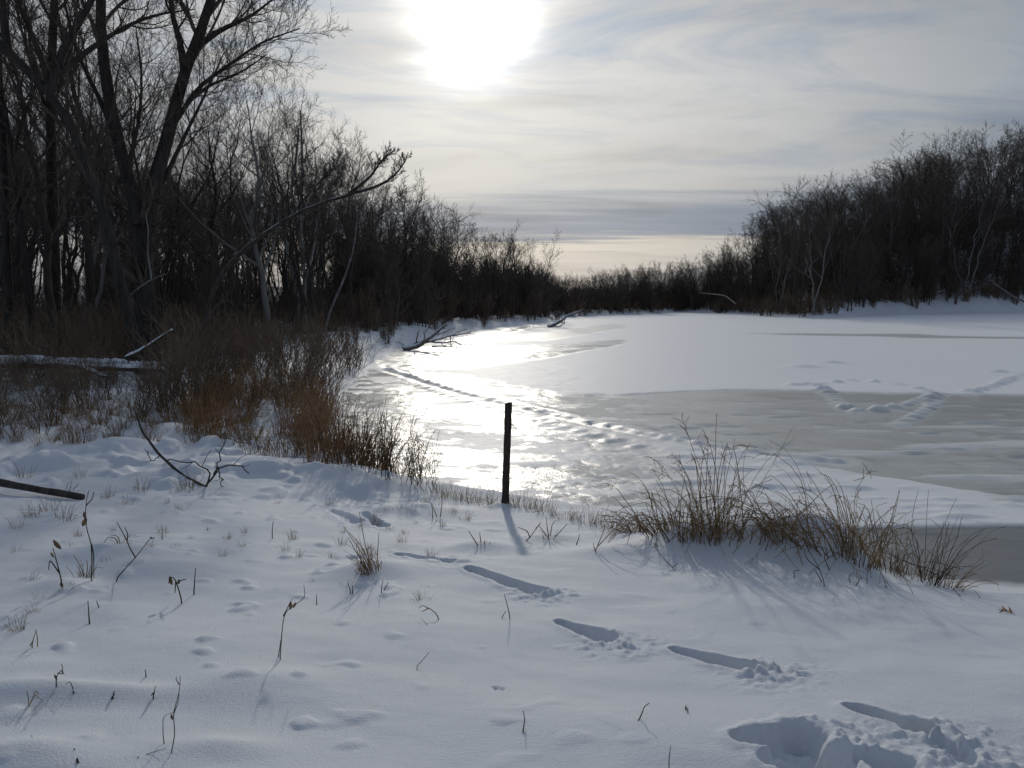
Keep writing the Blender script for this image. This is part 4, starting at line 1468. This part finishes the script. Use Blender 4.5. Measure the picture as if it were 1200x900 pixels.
S('bent_twig', 'little bent twig right of the brown looping tuft', 'twig', (86, 817), [[(86, 818), (86, 808), (82, 798), (77, 802)], [(86, 812), (89, 814)]], 1.8, M_STALK, 14)
S('stub', 'tiny dark stub on the rim of a shaded hollow', 'twig', (133, 817), [[(132, 818), (133, 813), (134, 810)], [(131, 818), (134, 814)]], 2.6, M_STALK, 15)
S('stub', 'tiny stub right of the shaded hollow', 'twig', (180, 816), [[(179, 817), (181, 811), (182, 804)], [(180, 812), (177, 815)]], 2.2, M_STALK, 16)
S('short_twig', 'short twig above the tiny stub right of the hollow', 'twig', (171, 793), [[(171, 794), (171, 790), (170, 785)]], 2.0, M_STALK, 17)
S('forked_stalk', 'tall forked stalk in the lower left foreground', 'stalk', (200, 884), [[(200, 886), (205, 860), (203, 835), (209, 815), (211, 805), (211, 792)], [(203, 838), (209, 822), (210, 812)], [(194, 886), (191, 860), (191, 840), (198, 836), (203, 835)], [(210, 802), (206, 796), (207, 793)]], 1.8, M_STALK, 18, leaf=[(202, 840, 4)], tuft=(10, 0.06, 1.0))
S('fallen_twig', 'long thin twig lying in the snow at the foot of the forked stalk', 'twig', (150, 893), [[(134, 900), (148, 892), (162, 887), (178, 882), (194, 877)], [(150, 892), (143, 889), (139, 890)], [(162, 887), (160, 892)]], 1.6, M_STALK, 19, depth=0.02)
S('stub', 'thick dark stub at the bottom edge, lower left', 'twig', (93, 897), [[(93, 898), (90, 888), (87, 877)]], 3.6, M_STALK, 20)
S('thin_twig', 'hair-thin twig left of the thick stub', 'twig', (46, 878), [[(46, 879), (41, 870), (36, 861)]], 1.2, M_STALK, 21)
S('dead_stalk', 'leaning stalk with a crumpled leaf, centre-left snow', 'stalk', (328, 772), [[(328, 773), (330, 745), (332, 725), (336, 715), (347, 708), (358, 700), (356, 686)], [(332, 722), (342, 702)], [(326, 771), (329, 750)], [(371, 709), (371, 697)]], 1.8, M_STALK, 22, leaf=[(341, 710, 5), (345, 709, 4)])
S('grass_clump', 'rusty grass clump standing alone on a small hump, left of centre', 'dry grass', (436, 671), [[(436, 672), (424, 648), (413, 632), (402, 616)], [(437, 671), (428, 640), (421, 600)], [(434, 671), (422, 655), (408, 630)], [(430, 672), (418, 673), (416, 668)], [(441, 671), (443, 640), (444, 625)], [(435, 670), (427, 644), (409, 624)]], 1.8, M_REED, 23, leaf=[(444, 662, 4), (428, 665, 4)])
o = COL.objects[-1]
link('grass_blades', grass_mesh(990, 60, 0.36, 0.07, 0.45, 0.0026, mat=M_ORANGE, n_pts=6, lean=(-0.25, 0)), o)
S('short_twig', 'pair of short twigs below the rusty clump', 'twig', (411, 696), [[(411, 697), (410, 690), (408, 684)], [(413, 696), (413, 686)]], 1.8, M_STALK, 24)
S('short_twig', 'short twigs right below the rusty clump', 'twig', (448, 696), [[(447, 697), (447, 688), (449, 680)], [(450, 692), (455, 682)]], 1.6, M_STALK, 25)
S('bent_twig', 'hooked brown twig in the middle of the snow', 'twig', (515, 728), [[(515, 729), (512, 720), (505, 714), (494, 709), (491, 713)], [(502, 713), (494, 717)]], 2.0, M_REED, 26)
S('thin_twig', 'faint slanting twig below the hooked twig', 'twig', (488, 781), [[(487, 782), (495, 774), (503, 764)]], 1.3, M_STALK, 27)
S('thin_twig', 'thin twig between two footprints', 'twig', (598, 724), [[(598, 725), (595, 711), (591, 696)], [(586, 730), (589, 722), (593, 716)]], 1.7, M_STALK, 28)
S('short_twig', 'curved twig stub in the lower middle of the snow', 'twig', (613, 861), [[(612, 862), (614, 850), (615, 843), (613, 833)]], 2.4, M_STALK, 29)
S('short_twig', 'slanting twig stub right of the curved stub', 'twig', (748, 846), [[(747, 847), (752, 837), (755, 828), (761, 824)]], 2.4, M_STALK, 30)
S('short_twig', 'twig stub at the bottom edge, right of centre', 'twig', (784, 898), [[(784, 900), (784, 888), (786, 874)]], 1.8, M_STALK, 31)
S('stub', 'tiny stub left of the trampled hole', 'twig', (804, 831), [[(803, 832), (804, 826)], [(806, 832), (804, 828)]], 2.0, M_STALK, 32)
S('thin_twig', 'single thin twig on a pale lump left of the rusty clump', 'twig', (319, 628), [[(319, 629), (319, 620), (320, 611)]], 1.6, M_STALK, 33)
S('grass_tuft', 'small dark tuft on a shaded lump left of the post shadow', 'dry grass', (565, 640), [[(565, 642), (563, 632), (562, 624)], [(567, 641), (568, 634)], [(561, 641), (549, 622)]], 2.2, M_REED, 34, tuft=(14, 0.13, 0.3))
S('twigs', 'slanting twig crossing the post shadow', 'twig', (615, 635), [[(613, 637), (621, 630), (628, 620)], [(621, 630), (618, 622), (607, 618)], [(628, 620), (634, 612)]], 1.9, M_STALK, 35)
S('weed', 'sparse weed right of the post shadow', 'weed', (643, 628), [[(643, 629), (641, 617), (640, 606)], [(645, 628), (647, 614), (651, 610)], [(651, 629), (660, 619), (665, 614)], [(640, 628), (632, 616)]], 1.8, M_REED, 36, tuft=(12, 0.14, 0.4))
S('weed', 'sparse weed on the slope between the post and the hump', 'weed', (697, 648), [[(696, 650), (703, 633), (710, 616)], [(698, 648), (695, 636)], [(701, 640), (712, 628), (728, 612), (738, 600)]], 1.8, M_REED, 37)
S('short_twig', 'short twig left of the slope weed', 'twig', (676, 638), [[(675, 639), (678, 632), (679, 626)]], 1.8, M_STALK, 38)
S('thin_twig', 'thin upright stems left of the post on the snow', 'twig', (508, 607), [[(507, 608), (507, 597), (505, 590)], [(516, 606), (518, 590), (518, 577)], [(512, 606), (506, 590)]], 1.7, M_REED, 39)
S('weed', 'thin weed on the shaded flank of the hump', 'weed', (967, 685), [[(967, 686), (961, 668), (954, 655), (945, 640)], [(963, 682), (955, 668)], [(972, 668), (965, 652), (973, 645)], [(961, 668), (945, 655), (941, 640)]], 1.6, M_STALK, 40)
S('bent_grass', 'bent grass stems lower on the shaded flank of the hump', 'dry grass', (1000, 684), [[(998, 686), (994, 676), (1000, 671)], [(1003, 686), (1009, 677)], [(931, 678), (930, 669), (938, 668)]], 1.5, M_STALK, 41)
S('red_sprig', 'reddish sprig at the brink near the right edge', 'twig', (1180, 719), [[(1198, 726), (1186, 718), (1170, 714)], [(1180, 716), (1174, 710)], [(1186, 718), (1182, 711)], [(1175, 715), (1170, 719)]], 2.2, M_ORANGE, 42, leaf=[(1175, 713, 4), (1183, 715, 4)])
S('thin_twig', 'hair-thin stems at the brink left of the reddish sprig', 'twig', (1128, 700), [[(1127, 702), (1118, 690), (1110, 686)], [(1132, 704), (1124, 696)], [(1147, 709), (1148, 698), (1141, 692)]], 1.2, M_STALK, 43)
S('thin_twig', 'thin leaning stem with a seed head on the snow below the hump', 'twig', (795, 668), [[(792, 669), (778, 655), (766, 640)], [(788, 665), (795, 660)]], 1.3, M_STALK, 44)
for i, (u, v, hgt) in enumerate([(40, 607, 18), (58, 600, 22), (20, 620, 14), (75, 612, 20), (125, 585, 16), (150, 592, 14), (165, 575, 18), (30, 560, 26), (95, 560, 18), (75, 580, 22)]):
    p_ = at_ground(u, v)
    put('grass_tuft', TUFT[rgg.integers(3)], p_[0], p_[1], hgt / 24.0, 'small straw tuft in the snow around the fallen pole at the left edge', 'dry grass', 'straw tufts round the fallen pole', rgg)
for i, (u, v, hgt) in enumerate([(455, 600, 12), (470, 597, 10), (482, 603, 14), (440, 612, 12), (530, 602, 10), (545, 608, 12), (497, 590, 12)]):
    p_ = at_ground(u, v)
    put('grass_tuft', TUFT[rgg.integers(3)], p_[0], p_[1], hgt / 24.0, 'small tuft on the open snow left of the post', 'dry grass', 'tufts on the snow left of the post', rgg)

def ok_stub(x, y):
    px, py = px_of(x, y, ground(x, y))
    return (px > 4) & (px < 520) & (py > 590) & (py < 880) & (vnoise(x * 0.9, y * 0.9, 55) > -0.05 + 0.35 * smooth(py, 700, 880))


for (x, y) in scatter(rgg, 55, (-7, 0), (2.5, 10.5), ok_stub, 0.25, 6000):
    k = int(rgg.integers(3))
    px, py = px_of(x, y, gz(x, y))
    where = 'near the bottom of the left snow' if py > 720 else 'left of the tall dead stalk' if px < 105 else 'in the snow below the fallen branch' if px < 300 else 'in the snow around the lone rusty clump'
    put('grass_stubble', TUFT[k], x, y, rgg.uniform(0.16, 0.42), 'tiny %s grass stubble %s' % (('straw', 'curled straw', 'brown')[k], where), 'dry grass', '%s stubble %s' % (('straw', 'curled straw', 'brown')[k], where), rgg)

# ------------------------------------------------------------------ post


pb = at_ground(592, 589)
post = bpy.data.objects.new('fence_post', None)
COL.objects.link(post)
post.location = pb
tag(post, 'dark rusty metal post standing on the brink of the bank', 'post')
top = at_depth(596, 472, pb[1])
hgt = top[2] - pb[2]
leanx = top[0] - pb[0]
wpx = 8.5 * pb[1] / FPX / 2
# flanged steel post: closed body with a rib
prof = np.array([(-1, -0.55), (-0.35, -0.55), (-0.22, -0.95), (0.22, -0.95), (0.35, -0.55), (1, -0.55), (1, -0.25), (0.9, 0.3), (0.35, 0.55), (-0.35, 0.55), (-0.9, 0.3), (-1, -0.25)]) * wpx
rgp = np.random.default_rng(4)
lev = np.linspace(-0.3, 1.0, 28)
V, F = [], []
for i, l in enumerate(lev):
    s_ = 1.0 + rgp.normal(0, 0.02) + (0.10 if l < 0.05 else 0)
    for (a_, b_) in prof:
        V.append((leanx * l + a_ * s_ + rgp.normal(0, 0.0012), b_ * s_ + rgp.normal(0, 0.0012), l * hgt + (0.008 * a_ / wpx if i == len(lev) - 1 else 0)))
m_ = len(prof)
for i in range(len(lev) - 1):
    for k in range(m_):
        a_ = i * m_ + k
        b_ = i * m_ + (k + 1) % m_
        F.append((a_, b_, b_ + m_, a_ + m_))
c = len(V)
V.append((leanx, 0, hgt + 0.004))
for k in range(0, m_, 2):
    a0 = (len(lev) - 1) * m_ + k
    F.append((a0, (len(lev) - 1) * m_ + (k + 1) % m_, (len(lev) - 1) * m_ + (k + 2) % m_, c))
link('shaft', mk_mesh('shaft', V, F, False), post, [M_POST])
tb = Tubes()
u0 = np.array([leanx * 0.79 + wpx * 0.8, -0.02, hgt * 0.79])
tb.add(np.array([u0, u0 + [0.03, -0.01, -0.01], u0 + [0.055, -0.02, -0.045], u0 + [0.075, -0.02, -0.06]]), np.array([0.005, 0.005, 0.0045, 0.004]), 6)
link('wire_stub', tb.mesh('wire_stub'), post, [M_POST])

# ------------------------------------------------------------------ logs and fallen branches


def log(name, label, P, Rr, mat, twigs=0, seed=0, k=12, cat='log', extra=()):
    rg = np.random.default_rng(seed)
    P = np.asarray(P, float)
    n = max(10, len(P) * 4)
    Q = resample(P, n)
    r = np.interp(np.linspace(0, 1, n), np.linspace(0, 1, len(Rr)), Rr)
    Q[1:-1] += rg.normal(0, 0.12, (n - 2, 3)) * r[1:-1, None]
    r = r * rg.uniform(0.93, 1.07, n)
    Q = np.vstack([Q[:1], Q, Q[-1:]])
    r = np.r_[0.0005, r, 0.0005]
    base = Q[1].copy()
    tb = Tubes()
    tb.add(Q - base, r, k)
    o = link(name, tb.mesh(name), None, [mat])
    o.location = base
    tag(o, label, cat)
    for i, (poly, rr) in enumerate(extra):
        tb = Tubes()
        m2 = max(6, len(poly) * 3)
        q = resample(np.asarray(poly, float), m2)
        q[1:-1] += rg.normal(0, 0.015, (m2 - 2, 3))
        tb.add(q - base, np.linspace(rr, rr * 0.45, m2), 6)
        if twigs:
            c1, r1 = grow(rg, (q - base)[None], np.linspace(rr, rr * 0.45, m2)[None], twigs, 4, 0.35, 0.5, (0.3, 1), (30, 70), 0.1, 0.4, 0.4, 0.006, 0.3)
            tb.add(c1, r1, 3)
        link('branch', tb.mesh('branch'), o, [mat])
    return o


# pole lying at the left edge
e = at_ground(97, 586)
d0 = at_depth(-60, 566, e[1] + 0.1)
log('fallen_pole', 'dark bare pole lying over the snow at the left edge', [(d0[0], d0[1] + 0.3, max(d0[2], gz(d0[0], d0[1]) + 0.10)), (e[0], e[1], e[2] + 0.03)], [0.048, 0.036], M_BARKD, 0, 2)
# snowy log under the trees
D = 21.0
A = [at_depth(-60, 427, D), at_depth(20, 425, D), at_depth(62, 427, D), at_depth(125, 430, D), at_depth(192, 433, D - 0.4)]
log('snowy_log', 'long fallen log under a bank of snow, below the left trees', A, [0.13, 0.125, 0.115, 0.10, 0.08], M_SNOWLOG, 0, 3,
    extra=[([at_depth(95, 429, D), at_depth(112, 437, D - 0.5), at_depth(130, 442, D - 0.9)], 0.09)])
lg = COL.objects['snowy_log']
tb = Tubes()
for (u0, u1, v0, v1, hw) in ((-60, 62, 424, 424.5, 0.09), (66, 150, 426, 428.5, 0.075), (152, 186, 430, 431, 0.06)):
    nn_ = 18
    q = np.stack([at_depth(u, v, D - 0.05) for u, v in zip(np.linspace(u0, u1, nn_), np.linspace(v0, v1, nn_))])
    q[:, 2] += 0.10 + rgg.normal(0, 0.012, nn_)
    rr = hw * np.clip(np.sin(np.linspace(0.15, 3.0, nn_)) * 3, 0.2, 1.0) * rgg.uniform(0.85, 1.15, nn_)
    tb.add(q - np.array(lg.location), rr, 9)
link('snow_cap', tb.mesh('snow_cap'), lg, [M_SNOW])
log('leaning_branch', 'snow-dusted broken branch slanting up from the snowy log', [at_depth(148, 420, D - 0.6), at_depth(172, 407, D - 0.6), at_depth(202, 386, D - 0.7)], [0.075, 0.06, 0.03], M_SNOWLOG, 0, 4, cat='branch')
log('dead_branch', 'thin pale dead branch caught upright against the forked trunk', [at_depth(171, 250, 24.5), at_depth(174, 272, 24.5), at_depth(173, 298, 24.45), at_depth(177, 320, 24.4), at_depth(177, 329, 24.35)], [0.012, 0.02, 0.024, 0.026, 0.03], M_PALE, 2, 5, 6, 'branch',
    extra=[([at_depth(177, 328, 24.35), at_depth(187, 324, 24.2), at_depth(197, 320, 24.1)], 0.024), ([at_depth(177, 328, 24.35), at_depth(165, 336, 24.2), at_depth(152, 346, 24.0)], 0.024)])

# snow-caught fallen branch in the left snow
b0 = at_ground(240, 571)
def at(u, v, o=0.0):
    return at_depth(u, v, b0[1] + o)
log('fallen_branch', 'dark fallen branch arching out of the snow before the thicket', [at(157, 478, 1.2), at(167, 507, 0.9), at(187, 533, 0.6), at(213, 557, 0.3), at(241, 571, 0.0)], [0.011, 0.015, 0.017, 0.018, 0.020], M_BARK, 3, 6, 8, 'branch',
    extra=[([at(241, 571), at(250, 553, 0.1), at(228, 542, 0.2), at(193, 540, 0.3)], 0.012), ([at(241, 571), at(256, 548, -0.1), at(275, 544, -0.1), at(292, 555, -0.1)], 0.014),
           ([at(256, 548, -0.1), at(262, 562, 0), at(259, 570, 0)], 0.010), ([at(250, 556), at(262, 525, 0.1), at(265, 505, 0.1)], 0.010), ([at(187, 533, 0.6), at(178, 540, 0.5), at(172, 530, 0.6)], 0.008)])
p_ = at_ground(222, 573)
put('grass_tuft', grass_mesh(777, 50, 0.34, 0.14, 0.9, 0.0028, mat=M_STRAW, n_pts=6), p_[0], p_[1], 1.0, 'straw tuft under the dark fallen branch', 'dry grass', None, rgg)


def ice_log(name, label, main, rad, extra, seed, z0=0.12):
    c = at_ice(*main[0])
    dist = c[1]
    up = lambda u, v, o=0: np.maximum(at_depth(u, v, dist + o), [-1e9, -1e9, z0 * 0.7])
    P = [up(*q) for q in main]
    ex = [([up(*q) for q in poly], r_) for poly, r_ in extra]
    return log(name, label, P, rad, M_SNOWBARK, 6, seed, 10, 'fallen tree', [(a_, b_ * 0.7) for a_, b_ in ex])


ice_log('driftwood_tree', 'snow-topped fallen tree with bare limbs lying at the ice edge on the left', [(472, 411), (490, 405), (506, 394), (516, 385), (526, 378)], [0.20, 0.17, 0.12, 0.09, 0.05],
        [([(490, 404), (510, 399), (530, 393), (552, 390)], 0.10), ([(528, 394), (528, 406)], 0.05), ([(500, 400), (520, 402), (530, 399), (541, 404)], 0.09), ([(487, 404), (489, 394), (491, 386)], 0.07),
         ([(478, 408), (486, 402), (500, 398)], 0.07), ([(506, 406), (525, 406), (545, 408)], 0.08), ([(508, 393), (520, 390), (534, 384)], 0.06), ([(498, 400), (497, 390), (503, 382)], 0.05), ([(515, 386), (512, 380), (518, 374)], 0.05), ([(480, 408), (470, 402), (462, 400)], 0.06), ([(530, 393), (538, 388), (548, 385)], 0.05)], 11)
ice_log('driftwood_tree', 'small tangled fallen tree at the tip of the left bank', [(642, 384), (650, 380), (658, 376), (664, 370), (680, 364)], [0.20, 0.17, 0.13, 0.09, 0.05],
        [([(652, 378), (660, 374), (656, 370)], 0.12), ([(646, 382), (655, 383), (660, 380)], 0.12), ([(655, 377), (662, 379), (661, 375)], 0.10), ([(664, 370), (672, 369), (684, 362)], 0.08)], 12)
ice_log('drift_branch', 'low dark branch tangled on the bank left of the fallen tree', [(418, 406), (428, 401), (438, 404), (446, 408)], [0.10, 0.09, 0.10, 0.08], [([(438, 404), (442, 398), (444, 394)], 0.06), ([(428, 401), (415, 398), (405, 394)], 0.05)], 13)
q = at_ice(1170, 372)
log('fallen_tree', 'pale bare trunk leaning out of the wood on the right bank', [at_depth(1206, 356, 152), at_depth(1185, 346, 151), at_depth(1162, 330, 150)], [0.20, 0.17, 0.10], M_PALE, 3, 14, 8, 'fallen tree')
log('fallen_tree', 'pale bent dead trunk lying among dark trees left of the right wood', [at_depth(862, 356, 124), at_depth(850, 346, 124), at_depth(820, 343, 124)], [0.10, 0.08, 0.04], M_PALE, 6, 15, 8, 'fallen tree')

print('TRIS', sum(len(me.loops) - 2 * len(me.polygons) for me in bpy.data.meshes))
